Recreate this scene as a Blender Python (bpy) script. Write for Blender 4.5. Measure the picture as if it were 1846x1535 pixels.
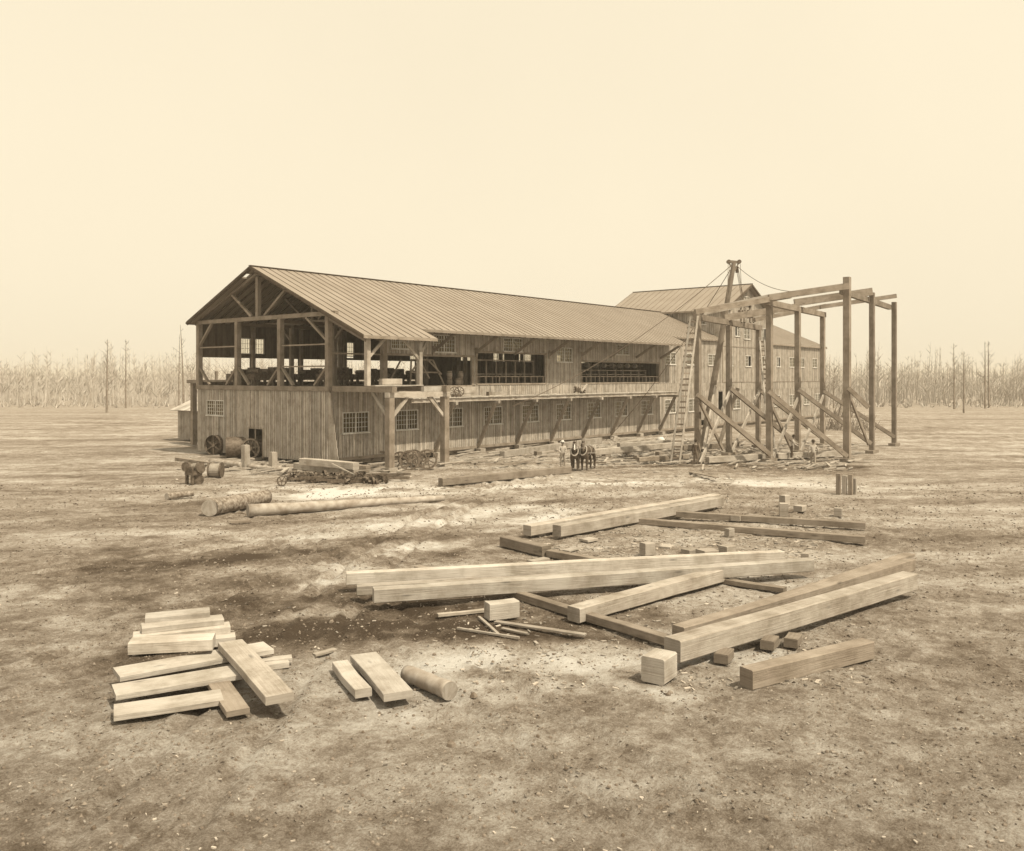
import bpy, bmesh, math, random
from math import radians as rad, sin, cos, pi, sqrt
from mathutils import Vector, Matrix, noise
import numpy as np
random.seed(7)
for o in list(bpy.data.objects): bpy.data.objects.remove(o)
S = bpy.context.scene
COL = S.collection

# ---------------------------------------------------------------- camera, sky, sun
FPX, CXP, HOR, CAMH = 1585.0, 923.0, 680.0, 6.0
AZ = rad(39.5)
FW = Vector((cos(AZ), sin(AZ), 0)); RT = Vector((sin(AZ), -cos(AZ), 0))
cam = bpy.data.cameras.new('camera'); camo = bpy.data.objects.new('camera', cam); COL.objects.link(camo)
camo.location = (0, 0, CAMH)
camo.rotation_euler = (rad(90), 0, AZ - rad(90))
cam.sensor_fit = 'HORIZONTAL'; cam.sensor_width = 36.0
cam.lens = 36.0 * FPX / 1846.0
cam.shift_y = -(767.5 - HOR) / 1846.0
cam.clip_start = 0.2; cam.clip_end = 9000
S.camera = camo

SUNV = Vector((-0.06, -1.0, 1.50)).normalized()
sun = bpy.data.lights.new('sun', 'SUN'); sun.energy = 4.2; sun.angle = rad(0.6); sun.color = (1.0, 0.88, 0.655)
suno = bpy.data.objects.new('sun', sun); COL.objects.link(suno)
suno.rotation_euler = SUNV.to_track_quat('Z', 'Y').to_euler()
suno.location = (0, 0, 60)

W = bpy.data.worlds.new('World'); S.world = W; W.use_nodes = True
nt = W.node_tree; nt.nodes.clear()
sky = nt.nodes.new('ShaderNodeTexSky'); sky.sky_type = 'NISHITA'; sky.sun_disc = False
sky.sun_elevation = math.asin(SUNV.z); sky.sun_rotation = math.atan2(SUNV.x, SUNV.y)
sky.air_density = 1.2; sky.dust_density = 6.0
bw = nt.nodes.new('ShaderNodeRGBToBW')
mixv = nt.nodes.new('ShaderNodeMath'); mixv.operation = 'MULTIPLY_ADD'; mixv.inputs[1].default_value = 0.22; mixv.inputs[2].default_value = 8.6
tc = nt.nodes.new('ShaderNodeTexCoord')
nz = nt.nodes.new('ShaderNodeTexNoise'); nz.inputs['Scale'].default_value = 2.3; nz.inputs['Detail'].default_value = 3
mr = nt.nodes.new('ShaderNodeMapRange'); mr.inputs[3].default_value = 0.94; mr.inputs[4].default_value = 1.05
mm = nt.nodes.new('ShaderNodeMath'); mm.operation = 'MULTIPLY'
tint = nt.nodes.new('ShaderNodeMix'); tint.data_type = 'RGBA'; tint.blend_type = 'MULTIPLY'; tint.inputs[0].default_value = 1.0
tint.inputs[7].default_value = (1.0, 0.88, 0.655, 1)
comb = nt.nodes.new('ShaderNodeCombineColor')
bg = nt.nodes.new('ShaderNodeBackground'); bg.inputs['Strength'].default_value = 0.085
wo = nt.nodes.new('ShaderNodeOutputWorld')
L = nt.links.new
L(sky.outputs[0], bw.inputs[0]); L(bw.outputs[0], mixv.inputs[0])
L(tc.outputs['Generated'], nz.inputs['Vector']); L(nz.outputs[0], mr.inputs[0])
L(mixv.outputs[0], mm.inputs[0]); L(mr.outputs[0], mm.inputs[1])
for i in range(3): L(mm.outputs[0], comb.inputs[i])
L(comb.outputs[0], tint.inputs[6]); L(tint.outputs[2], bg.inputs[0]); L(bg.outputs[0], wo.inputs[0])

S.render.engine = 'CYCLES'
S.view_settings.view_transform = 'Standard'; S.view_settings.look = 'None'
S.view_settings.exposure = 0.35; S.view_settings.gamma = 1.0
S.render.resolution_x = 1024; S.render.resolution_y = 851

# ---------------------------------------------------------------- pixel <-> place survey helpers
def ray(px, py):
    return FW + RT * ((px - CXP) / FPX) + Vector((0, 0, -(py - HOR) / FPX))
def gp(px, py, z=0.0):
    r = ray(px, py); t = (z - CAMH) / r.z
    return Vector((t * r.x, t * r.y, z))
def dp(px, py, d):
    return Vector((0, 0, CAMH)) + ray(px, py) * d
def yp(px, py, Y):
    r = ray(px, py); t = Y / r.y
    return Vector((t * r.x, Y, CAMH + t * r.z))

# ---------------------------------------------------------------- materials
def base_mat(name, rough=0.85, spec=0.2, metal=0.0):
    m = bpy.data.materials.new(name); m.use_nodes = True
    b = m.node_tree.nodes['Principled BSDF']
    b.inputs['Roughness'].default_value = rough; b.inputs['Metallic'].default_value = metal
    b.inputs['Specular IOR Level'].default_value = spec
    return m, m.node_tree, b
def ramp(nt, stops):
    r = nt.nodes.new('ShaderNodeValToRGB'); e = r.color_ramp.elements
    while len(e) < len(stops): e.new(0.5)
    for k, (p, c) in enumerate(stops): e[k].position = p; e[k].color = (*c, 1)
    return r
def sep(v, w=1.0):            # a grey value toned warm, the way the print is toned
    b_ = 0.40 + 0.55 * min(1.0, v / 0.6) ** 0.6
    return (v, v * b_ ** 0.49 * w, v * b_ * w)
def wood(name, v, contrast=0.35, knots=True, rough=0.85, tone_amt=0.35):
    m, nt, b = base_mat(name, rough)
    uv = nt.nodes.new('ShaderNodeUVMap'); uv.uv_map = 'UVMap'
    mp = nt.nodes.new('ShaderNodeMapping'); mp.inputs['Scale'].default_value = (0.35, 9.0, 1)
    n = nt.nodes.new('ShaderNodeTexNoise'); n.inputs['Scale'].default_value = 3.0; n.inputs['Detail'].default_value = 6; n.inputs['Roughness'].default_value = 0.65
    n.inputs['Distortion'].default_value = 0.6
    nt.links.new(uv.outputs[0], mp.inputs[0]); nt.links.new(mp.outputs[0], n.inputs['Vector'])
    n2 = nt.nodes.new('ShaderNodeTexNoise'); n2.inputs['Scale'].default_value = 1.1; n2.inputs['Detail'].default_value = 4
    nt.links.new(uv.outputs[0], n2.inputs['Vector'])
    r = ramp(nt, [(0.3, sep(v * (1 - contrast))), (0.55, sep(v)), (0.8, sep(v * (1 + contrast * 0.5)))])
    mx = nt.nodes.new('ShaderNodeMath'); mx.operation = 'MULTIPLY_ADD'; mx.inputs[1].default_value = 0.45
    mul = nt.nodes.new('ShaderNodeMath'); mul.operation = 'MULTIPLY'; mul.inputs[1].default_value = 0.55
    nt.links.new(n2.outputs[0], mul.inputs[0]); nt.links.new(n.outputs[0], mx.inputs[0]); nt.links.new(mul.outputs[0], mx.inputs[2])
    nt.links.new(mx.outputs[0], r.inputs[0])
    at = nt.nodes.new('ShaderNodeAttribute'); at.attribute_name = 'tone'
    mt = nt.nodes.new('ShaderNodeMath'); mt.operation = 'MULTIPLY_ADD'; mt.inputs[1].default_value = tone_amt; mt.inputs[2].default_value = 1 - tone_amt / 2
    nt.links.new(at.outputs['Fac'], mt.inputs[0])
    hs = nt.nodes.new('ShaderNodeHueSaturation'); nt.links.new(mt.outputs[0], hs.inputs['Value'])
    last = r.outputs[0]
    if knots:
        mp2 = nt.nodes.new('ShaderNodeMapping'); mp2.inputs['Scale'].default_value = (0.9, 3.0, 1)
        vo = nt.nodes.new('ShaderNodeTexVoronoi'); vo.inputs['Scale'].default_value = 1.0
        nt.links.new(uv.outputs[0], mp2.inputs[0]); nt.links.new(mp2.outputs[0], vo.inputs['Vector'])
        kr = ramp(nt, [(0.04, (0.35, 0.35, 0.35)), (0.16, (1, 1, 1))])
        nt.links.new(vo.outputs['Distance'], kr.inputs[0])
        km = nt.nodes.new('ShaderNodeMix'); km.data_type = 'RGBA'; km.blend_type = 'MULTIPLY'; km.inputs[0].default_value = 0.7
        nt.links.new(last, km.inputs[6]); nt.links.new(kr.outputs[0], km.inputs[7]); last = km.outputs[2]
    gp_ = nt.nodes.new('ShaderNodeNewGeometry'); sn = nt.nodes.new('ShaderNodeTexNoise'); sn.inputs['Scale'].default_value = 1.3; sn.inputs['Detail'].default_value = 7; sn.inputs['Roughness'].default_value = 0.7
    nt.links.new(gp_.outputs['Position'], sn.inputs['Vector']); sr = ramp(nt, [(0.34, (0.66, 0.64, 0.60)), (0.56, (1, 1, 1)), (0.74, (1.0, 1.0, 1.0))]); nt.links.new(sn.outputs[0], sr.inputs[0])
    sm_ = nt.nodes.new('ShaderNodeMix'); sm_.data_type = 'RGBA'; sm_.blend_type = 'MULTIPLY'; sm_.inputs[0].default_value = 0.9
    nt.links.new(last, sm_.inputs[6]); nt.links.new(sr.outputs[0], sm_.inputs[7]); last = sm_.outputs[2]
    nt.links.new(last, hs.inputs['Color']); nt.links.new(hs.outputs[0], b.inputs['Base Color'])
    bp = nt.nodes.new('ShaderNodeBump'); bp.inputs['Strength'].default_value = 0.6; bp.inputs['Distance'].default_value = 0.03
    nt.links.new(n.outputs[0], bp.inputs['Height']); nt.links.new(bp.outputs[0], b.inputs['Normal'])
    return m
def noisy(name, v0, v1, scale=4.0, rough=0.8, metal=0.0, bump=0.3, spec=0.2, dist=0.02):
    m, nt, b = base_mat(name, rough, spec, metal)
    t = nt.nodes.new('ShaderNodeTexCoord')
    n = nt.nodes.new('ShaderNodeTexNoise'); n.inputs['Scale'].default_value = scale; n.inputs['Detail'].default_value = 6
    nt.links.new(t.outputs['Object'], n.inputs['Vector'])
    r = ramp(nt, [(0.35, sep(v0)), (0.68, sep(v1))])
    nt.links.new(n.outputs[0], r.inputs[0]); nt.links.new(r.outputs[0], b.inputs['Base Color'])
    bp = nt.nodes.new('ShaderNodeBump'); bp.inputs['Strength'].default_value = bump; bp.inputs['Distance'].default_value = dist
    nt.links.new(n.outputs[0], bp.inputs['Height']); nt.links.new(bp.outputs[0], b.inputs['Normal'])
    return m
M = dict(
    siding=wood('weathered board siding', 0.38, 0.35, True, tone_amt=0.5),
    batten=wood('lit tone battens', 0.46, 0.3, False, tone_amt=0.7),  # paler than the boards, with the grazing light put into the colour
    siding_shaded=wood('shade toned inner boards', 0.14, 0.3, True, tone_amt=0.4),  # interior shade put into a darker copy of the siding colour
    timber=wood('fresh sawn timber', 0.40, 0.42, True, tone_amt=0.35),
    timber_pale=wood('pale new lumber', 0.46, 0.34, True, tone_amt=0.3),
    timber_dull=wood('weathered timber', 0.27, 0.45, True, tone_amt=0.35),
    frame=wood('posts and beams', 0.27, 0.35, True, tone_amt=0.35),
    deck=wood('deck planks', 0.46, 0.3, True, tone_amt=0.45),
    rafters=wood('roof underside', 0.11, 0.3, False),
    trim=wood('painted window trim', 0.62, 0.12, False, tone_amt=0.1),
    bark=noisy('bark', 0.13, 0.34, 7, 0.95, bump=0.7, dist=0.05),
    peeled=noisy('peeled log', 0.24, 0.42, 3, 0.85, bump=.5),
    trunk=noisy('grey tree bark', 0.17, 0.30, 2, 0.95),
    iron=noisy('rusty iron', 0.075, 0.17, 6, 0.6, 0.3, spec=0.4),
    iron_light=noisy('dull grey iron', 0.09, 0.20, 5, 0.55, 0.2, spec=0.4),
    far_trunk=noisy('sunlight toned dead trunks', 0.30, 0.48, 0.5, 0.95),  # sunlight on the far woods is put into this paler bark
    rope=noisy('hemp rope', 0.13, 0.2, 10),
    skin=noisy('skin', 0.27, 0.32, 5), shirt_light=noisy('pale shirt cloth', 0.36, 0.46, 5, 0.9),
    shirt_dark=noisy('dark coat cloth', 0.08, 0.12, 5, 0.9), trousers=noisy('work trousers', 0.13, 0.19, 5, 0.9),
    overalls=noisy('light overalls', 0.26, 0.34, 5, 0.9),
    hat_dark=noisy('dark felt', 0.05, 0.07, 6), hat_pale=noisy('straw hat', 0.55, 0.66, 9),
    horse=noisy('dark bay coat', 0.045, 0.085, 2.5, 0.6, spec=0.4), horse2=noisy('brown coat', 0.06, 0.11, 2.5, 0.6, spec=0.4),
    mane=noisy('mane hair', 0.03, 0.05, 9), leather=noisy('worn harness leather', 0.28, 0.5, 6, 0.6), blaze=noisy('white blaze', 0.6, 0.7, 6),
    chips=wood('chips', 0.38, 0.3, False, tone_amt=1.1), clod=noisy('dark clods', 0.12, 0.26, 5, 0.95),
    sawdust=noisy('sawdust', 0.52, 0.72, 5, 0.95),
)
def make_roof_mat(name, v):
    m, nt, b = base_mat(name, 0.62, 0.35)
    g = nt.nodes.new('ShaderNodeNewGeometry')
    n = nt.nodes.new('ShaderNodeTexNoise'); n.inputs['Scale'].default_value = 0.35; n.inputs['Detail'].default_value = 7; n.inputs['Roughness'].default_value = 0.6
    nt.links.new(g.outputs['Position'], n.inputs['Vector'])
    r = ramp(nt, [(0.3, sep(v * 0.88)), (0.7, sep(v * 1.08))])
    nt.links.new(n.outputs[0], r.inputs[0])
    at = nt.nodes.new('ShaderNodeAttribute'); at.attribute_name = 'tone'
    mt = nt.nodes.new('ShaderNodeMath'); mt.operation = 'MULTIPLY_ADD'; mt.inputs[1].default_value = 0.12; mt.inputs[2].default_value = 0.94
    nt.links.new(at.outputs['Fac'], mt.inputs[0])
    hs = nt.nodes.new('ShaderNodeHueSaturation'); nt.links.new(mt.outputs[0], hs.inputs['Value']); nt.links.new(r.outputs[0], hs.inputs['Color'])
    nt.links.new(hs.outputs[0], b.inputs['Base Color'])
    return m
M['roof'] = make_roof_mat('sheet metal roofing', 0.25)
M['roof_seam'] = noisy('shadow dark roof seam', 0.07, 0.11, 3)  # shadows along the ribs are put into the dark colour
M['seam_pale'] = noisy('pale roof seam', 0.15, 0.19, 3)
M['roof_tower'] = make_roof_mat('duller roofing', 0.26)
m, nt, b = base_mat('old window glass', 0.12, 0.5)
nt.nodes.remove(b)
tr = nt.nodes.new('ShaderNodeBsdfTransparent'); gl = nt.nodes.new('ShaderNodeBsdfGlossy'); gl.inputs['Roughness'].default_value = 0.15
gl.inputs['Color'].default_value = (0.8, 0.72, 0.55, 1); tr.inputs['Color'].default_value = (0.95, 0.93, 0.88, 1)
lw = nt.nodes.new('ShaderNodeLayerWeight'); lw.inputs['Blend'].default_value = 0.5
pw = nt.nodes.new('ShaderNodeMath'); pw.operation = 'POWER'; pw.inputs[1].default_value = 3.0; nt.links.new(lw.outputs['Facing'], pw.inputs[0])
pa = nt.nodes.new('ShaderNodeMath'); pa.operation = 'MULTIPLY_ADD'; pa.inputs[1].default_value = 0.7; pa.inputs[2].default_value = 0.04; nt.links.new(pw.outputs[0], pa.inputs[0])
mxs = nt.nodes.new('ShaderNodeMixShader'); nt.links.new(pa.outputs[0], mxs.inputs[0]); nt.links.new(tr.outputs[0], mxs.inputs[1]); nt.links.new(gl.outputs[0], mxs.inputs[2])
nt.links.new(mxs.outputs[0], nt.nodes['Material Output'].inputs['Surface'])
M['glass'] = m

# ---------------------------------------------------------------- mesh builder
class MB:
    def __init__(s): s.v = []; s.f = []; s.uv = []; s.t = []; s.mi = []
    def quad(s, idx, uvs, tone, mi=0):
        s.f.append(idx); s.uv += uvs; s.t.append(tone); s.mi.append(mi)
    def obox(s, c, ax, ay, az, tone=None, mi=0):
        # c centre; ax, ay, az half vectors; u runs along the longest
        tone = random.random() if tone is None else tone
        c = Vector(c); b0 = len(s.v)
        A = [Vector(ax), Vector(ay), Vector(az)]
        for i in (-1, 1):
            for j in (-1, 1):
                for k in (-1, 1): s.v.append(c + A[0] * i + A[1] * j + A[2] * k)
        l = [a.length for a in A]; m = l.index(max(l)); u0 = random.random() * 90; v0 = random.random() * 90
        def coord(i, j, k):
            q = [i * l[0], j * l[1], k * l[2]]; u = q[m]; r = [q[x] for x in range(3) if x != m]
            return (u + u0, r[0] + r[1] + v0)
        fs = [((0,1,3,2)), ((4,6,7,5)), ((0,4,5,1)), ((2,3,7,6)), ((0,2,6,4)), ((1,5,7,3))]
        sg = [(i, j, k) for i in (-1, 1) for j in (-1, 1) for k in (-1, 1)]
        for f in fs: s.quad([b0 + x for x in f], [coord(*sg[x]) for x in f], tone, mi)
    def box(s, x0, x1, y0, y1, z0, z1, tone=None, mi=0):
        s.obox(((x0 + x1) / 2, (y0 + y1) / 2, (z0 + z1) / 2), ((x1 - x0) / 2, 0, 0), (0, (y1 - y0) / 2, 0), (0, 0, (z1 - z0) / 2), tone, mi)
    def beam(s, p, q, w, h=None, up=(0, 0, 1), tone=None, mi=0, jitter=0.0):
        h = w if h is None else h
        p = Vector(p); q = Vector(q); d = q - p; up = Vector(up)
        if abs(d.normalized().dot(up)) > 0.95: up = Vector((0, 1, 0)) if abs(d.normalized().y) < .9 else Vector((1, 0, 0))
        sd = d.cross(up).normalized(); u2 = sd.cross(d).normalized()
        s.obox((p + q) / 2, d / 2, sd * (w / 2), u2 * (h / 2), tone, mi)
    def tube(s, pts, rad_, n=8, cap=True, tone=None, mi=0, capmi=None):
        tone = random.random() if tone is None else tone
        pts = [Vector(p) for p in pts]
        if not hasattr(rad_, '__len__'): rad_ = [rad_] * len(pts)
        rings = []; L0 = 0; prev = None; ref = None
        for i, p in enumerate(pts):
            d = (pts[min(i + 1, len(pts) - 1)] - pts[max(i - 1, 0)]).normalized()
            if ref is None:
                ref = Vector((0, 0, 1)) if abs(d.z) < 0.9 else Vector((1, 0, 0))
                a = d.cross(ref).normalized()
            else:
                a = (a - d * a.dot(d)).normalized()
            b_ = d.cross(a)
            if prev is not None: L0 += (p - prev).length
            prev = p; b0 = len(s.v)
            for k in range(n):
                t = 2 * pi * k / n; s.v.append(p + (a * cos(t) + b_ * sin(t)) * rad_[i])
            rings.append((b0, L0))
        for i in range(len(rings) - 1):
            (r0, l0), (r1, l1) = rings[i], rings[i + 1]; R = max(rad_)
            for k in range(n):
                k2 = (k + 1) % n
                s.quad([r0 + k, r0 + k2, r1 + k2, r1 + k], [(l0, k * R * .8), (l0, (k + 1) * R * .8), (l1, (k + 1) * R * .8), (l1, k * R * .8)], tone, mi)
        if cap:
            cm = mi if capmi is None else capmi
            r0 = rings[0][0]; r1 = rings[-1][0]
            s.quad([r0 + k for k in reversed(range(n))], [(cos(k), sin(k)) for k in range(n)], tone, cm)
            s.quad([r1 + k for k in range(n)], [(cos(k), sin(k)) for k in range(n)], tone, cm)
    def poly(s, pts, thick, tone=None, mi=0):
        # flat polygon extruded by vector thick
        tone = random.random() if tone is None else tone
        th = Vector(thick); b0 = len(s.v); n = len(pts)
        for p in pts: s.v.append(Vector(p))
        for p in pts: s.v.append(Vector(p) + th)
        uv = [(Vector(p).z, Vector(p).x + Vector(p).y) for p in pts]
        s.quad([b0 + i for i in range(n)], uv, tone, mi); s.quad([b0 + n + i for i in reversed(range(n))], uv[::-1], tone, mi)
        for i in range(n):
            j = (i + 1) % n; s.quad([b0 + j, b0 + i, b0 + n + i, b0 + n + j], [(0, 0), (1, 0), (1, .1), (0, .1)], tone, mi)
    def build(s, name, mat, parent=None, loc=None, smooth=False, recalc=True):
        me = bpy.data.meshes.new(name)
        off = Vector(loc) if loc is not None else Vector((0, 0, 0))
        if parent is not None: off = off + ploc(parent)
        me.from_pydata([tuple(v - off) for v in s.v], [], s.f)
        uvl = me.uv_layers.new(name='UVMap'); uvl.data.foreach_set('uv', [c for u in s.uv for c in u])
        at = me.attributes.new('tone', 'FLOAT', 'FACE'); at.data.foreach_set('value', s.t)
        for m_ in (mat if isinstance(mat, (list, tuple)) else [mat]): me.materials.append(M[m_] if isinstance(m_, str) else m_)
        me.polygons.foreach_set('material_index', s.mi)
        if smooth: me.polygons.foreach_set('use_smooth', [True] * len(me.polygons))
        if recalc:
            bm = bmesh.new(); bm.from_mesh(me); bmesh.ops.recalc_face_normals(bm, faces=bm.faces); bm.to_mesh(me); bm.free()
        o = bpy.data.objects.new(name, me); COL.objects.link(o)
        if loc is not None: o.location = loc
        if parent is not None: o.parent = parent
        return o
def ploc(o):
    v = Vector((0, 0, 0))
    while o is not None: v += o.location; o = o.parent
    return v
def tag(o, label=None, cat=None, group=None, kind=None):
    if label: o['label'] = label
    if cat: o['category'] = cat
    if group: o['group'] = group
    if kind: o['kind'] = kind
    return o
def thing(name, loc, label, cat, group=None, rz=0):
    o = bpy.data.objects.new(name, None); COL.objects.link(o); o.location = loc; o.rotation_euler = (0, 0, rz); o.empty_display_size = 0.3
    return tag(o, label, cat, group)
def copy_thing(o, loc, rz=0, scale=1.0, parent=None):
    c = o.copy(); COL.objects.link(c)
    if parent is None: c.location = loc; c.rotation_euler = (0, 0, rz); c.scale = (scale,) * 3
    else: c.parent = parent
    for ch in list(o.children):
        if ch is not c: copy_thing(ch, None, parent=c)
    return c

# ---------------------------------------------------------------- ground
def gnoise(x, y, s, o=0): return noise.noise(Vector((x * s + o, y * s - o, o * .37)))
def fwdlat(x, y): return x * FW.x + y * FW.y, x * RT.x + y * RT.y
def streak(f, l):     # wheel-churned streaks that run across the yard
    return noise.noise(Vector((f * 0.45, l * 0.09, 3.3))) + 0.5 * noise.noise(Vector((f * 1.1, l * 0.22, 8.1)))
RUTS = [(30, -6, .35, .22), (34, -9, -.55, .2), (40, -3, .9, .24), (45, 3, -1.6, .22), (26, -4, .12, .2), (50, 8, 1.9, .3), (38, 14, -.8, .22)]
def gheight(x, y, f):
    if f > 150: return 0.0
    k = 1.0 if f > 9 else 0.4
    f_, l_ = fwdlat(x, y)
    h = 0.10 * gnoise(x, y, 0.16) + 0.05 * gnoise(x, y, 0.55, 5)
    h += 0.05 * (abs(gnoise(x, y, 0.9, 31)) - .25) + 0.055 * (.3 - abs(gnoise(x, y, 1.9, 9))) + 0.030 * gnoise(x, y, 4.2, 2)
    for (a0, b0, sl, wd) in RUTS:            # wheel ruts: pairs of shallow grooves
        c = l_ - (b0 + sl * (f_ - a0) + .9 * sin(f_ * .12 + a0))
        for o_ in (-.75, .75):
            q = (c - o_) / wd
            if abs(q) < 2.4: h += .055 * (math.exp(-(abs(q) - 1.25) ** 2 * 3) - 1.3 * math.exp(-q * q * 1.6))
    return h * k - 0.045
def geom(a, b, n): return [a * (b / a) ** (i / n) for i in range(n + 1)]
fr = list(np.arange(-12, 9, 1.5)) + list(np.arange(9, 32, 0.13)) + list(np.arange(32, 72, 0.28)) + list(np.arange(72, 150, 1.2)) + geom(152, 2600, 18)
lt_ = [-v for v in geom(62, 2400, 16)][::-1] + list(np.arange(-60, -16, 0.5)) + list(np.arange(-16, 16, 0.16)) + list(np.arange(16, 61, 0.5)) + geom(62, 2400, 16)
nf, nl = len(fr), len(lt_)
verts = []; mud_shadow = []
LIGHT = [(550, 885, 2.6, 5, 1.0), (728, 872, 2.0, 4, 0.9), (590, 884, 1.8, 3, 0.9), (700, 1215, 2.2, 6, .55), (960, 1180, 2.5, 6, .35), (640, 1010, 3, 7, .35), (420, 955, 3, 7, .4), (900, 870, 4, 9, .3), (1180, 860, 4, 12, .3), (1120, 970, 3, 6, .35), (1250, 1085, 2, 5, .35), (1080, 1180, 2, 5, .35), (760, 940, 1.5, 6, .4), (980, 880, 1.2, 6, .4), (700, 985, 1.2, 4, .4)]
DARK = [(440, 1060, 5, 9, .6), (420, 985, 1.2, 8, .4), (700, 1110, 3.0, 6, .5), (560, 1140, 2.5, 5, .45), (340, 990, 2.0, 6, .35), (820, 960, 2.0, 8, .4), (620, 905, 1.5, 8, .35), (1380, 830, 1.3, 7, .6), (850, 1120, 1.5, 5, .4), (900, 900, 1.5, 8, .3), (360, 910, 2, 3.5, .6), (760, 1020, 1.5, 3, .3), (1480, 845, 1.5, 6, .4)]  # dark mud; the entries at the trestle foot paint its ground shadow
def spots(lst):
    out = []
    for px, py, sf, sl, a in lst:
        p = gp(px, py); f, l = fwdlat(p.x, p.y); out.append((f, l, sf * 1.0, sl * .8, a))
    return out
LS, DS = spots(LIGHT), spots(DARK)
TRK = []
for wd, am, pts in ((.9, .5, [(540, 1075), (640, 1015), (780, 975), (900, 953), (1010, 925)]), (.8, .45, [(250, 1000), (450, 978), (620, 962), (800, 940), (960, 900)]), (.5, .4, [(330, 1075), (480, 1060), (640, 1040)]), (1.0, .4, [(600, 890), (820, 885), (1000, 872), (1250, 866), (1540, 880)]), (.6, .35, [(700, 1215), (900, 1170), (1100, 1190), (1400, 1180)]), (.7, -.45, [(250, 1015), (480, 1000), (660, 985), (860, 962)]), (.5, -.4, [(440, 942), (640, 934), (820, 915), (1000, 905)]), (.6, -.4, [(700, 1120), (880, 1140), (1050, 1130)]), (.8, -.5, [(1090, 842), (1250, 838), (1400, 838), (1540, 842)]), (.5, -.35, [(560, 1085), (680, 1030), (820, 990), (940, 968)])):  # worn tracks; the dark band along the trestle foot is painted shadow
    q = [fwdlat(*gp(*p_).xy) for p_ in pts]
    TRK.append((wd, am, q, min(a[0] for a in q) - 3, max(a[0] for a in q) + 3))
def track(f, l, wob, fine):
    d = 0
    for wd, am, q, f0, f1 in TRK:
        if not f0 < f < f1: continue
        for (a0, b0), (a1, b1) in zip(q, q[1:]):
            vx, vy = a1 - a0, b1 - b0; t = max(0, min(1, ((f - a0) * vx + (l - b0) * vy) / (vx * vx + vy * vy)))
            r_ = math.hypot(f - a0 - vx * t, l - b0 - vy * t) / wd / (1 + .5 * (abs(l) > 9))
            if r_ < 1.6: d += am * max(0, min(1, 1.15 - r_ * .8 + wob * 1.2 + fine)) ; break
    return d
for f in fr:
    for l in lt_:
        x = FW.x * f + RT.x * l; y = FW.y * f + RT.y * l
        near = -20 < f < 150 and abs(l) < 90
        verts.append((x, y, gheight(x, y, f) if near else -0.05))
        d = 0.0
        if near:
            wob = 0.6 * gnoise(x, y, 0.5, 4) + .4 * gnoise(x, y, 1.6, 1)
            for a, b, sa, sb, am in LS:
                q = ((f - a) / sa) ** 2 + ((l - b) / sb) ** 2
                if q < 4: d += am * .6 * max(0, min(1, 1.0 - q * .9 + wob * 2.4))
            for a, b, sa, sb, am in DS:
                q = ((f - a) / sa) ** 2 + ((l - b) / sb) ** 2
                if q < 4: d -= am * .62 * max(0, min(1, 1.0 - q * .5 + wob * 2.2))
            d += track(f, l, wob, .5 * gnoise(x, y, 4.0, 3)) * 1.3 + 0.5 * streak(f, l) + .35 * gnoise(x, y, 2.6, 6)
        mud_shadow.append(d)
faces = [(i * nl + j, i * nl + j + 1, (i + 1) * nl + j + 1, (i + 1) * nl + j) for i in range(nf - 1) for j in range(nl - 1)]
me = bpy.data.meshes.new('ground'); me.from_pydata(verts, [], faces)
at = me.attributes.new('sand', 'FLOAT', 'POINT'); at.data.foreach_set('value', mud_shadow)  # sand, mud and the painted trestle shadow in one value
me.polygons.foreach_set('use_smooth', [True] * len(me.polygons))
if me.polygons[0].normal.z < 0: me.flip_normals()
ground = bpy.data.objects.new('ground', me); COL.objects.link(ground); tag(ground, 'trampled sandy mill yard of light sand and dark mud', kind='structure')
m, nt, b = base_mat('yard sand and mud', 0.95, 0.1)
g = nt.nodes.new('ShaderNodeNewGeometry'); at = nt.nodes.new('ShaderNodeAttribute'); at.attribute_name = 'sand'
def tn(sc, det, ro=.6):
    n = nt.nodes.new('ShaderNodeTexNoise'); n.inputs['Scale'].default_value = sc; n.inputs['Detail'].default_value = det; n.inputs['Roughness'].default_value = ro
    nt.links.new(g.outputs['Position'], n.inputs['Vector']); return n
def mt(op, a, bb, c=None):
    k = nt.nodes.new('ShaderNodeMath'); k.operation = op
    for i, v in enumerate((a, bb, c)):
        if v is None: continue
        if isinstance(v, (int, float)): k.inputs[i].default_value = v
        else: nt.links.new(v, k.inputs[i])
    return k.outputs[0]
na, nb_, nc = tn(0.8, 10, .78), tn(6.0, 9, .8), tn(0.12, 3)
v = mt('MULTIPLY_ADD', at.outputs['Fac'], 0.36, 0.0)
v = mt('ADD', v, mt('MULTIPLY', na.outputs[0], 0.75)); v = mt('ADD', v, mt('MULTIPLY', nb_.outputs[0], 0.85)); v = mt('ADD', v, mt('MULTIPLY', nc.outputs[0], 0.15))
ne = tn(28.0, 6, .8)
v = mt('ADD', v, mt('MULTIPLY', ne.outputs[0], 0.75)); v = mt('ADD', v, -0.65)
r = ramp(nt, [(0.22, sep(0.07)), (0.46, sep(0.17)), (0.62, sep(0.29)), (0.80, sep(0.46)), (1.0, sep(0.60))])
nt.links.new(v, r.inputs[0]); nt.links.new(r.outputs[0], b.inputs['Base Color'])
bp = nt.nodes.new('ShaderNodeBump'); bp.inputs['Strength'].default_value = 1.0; bp.inputs['Distance'].default_value = 0.16
nt.links.new(mt('ADD', mt('MULTIPLY', na.outputs[0], .6), mt('ADD', mt('MULTIPLY', nb_.outputs[0], .5), mt('MULTIPLY', ne.outputs[0], .25))), bp.inputs['Height']); nt.links.new(bp.outputs[0], b.inputs['Normal'])
me.materials.append(m)

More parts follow.
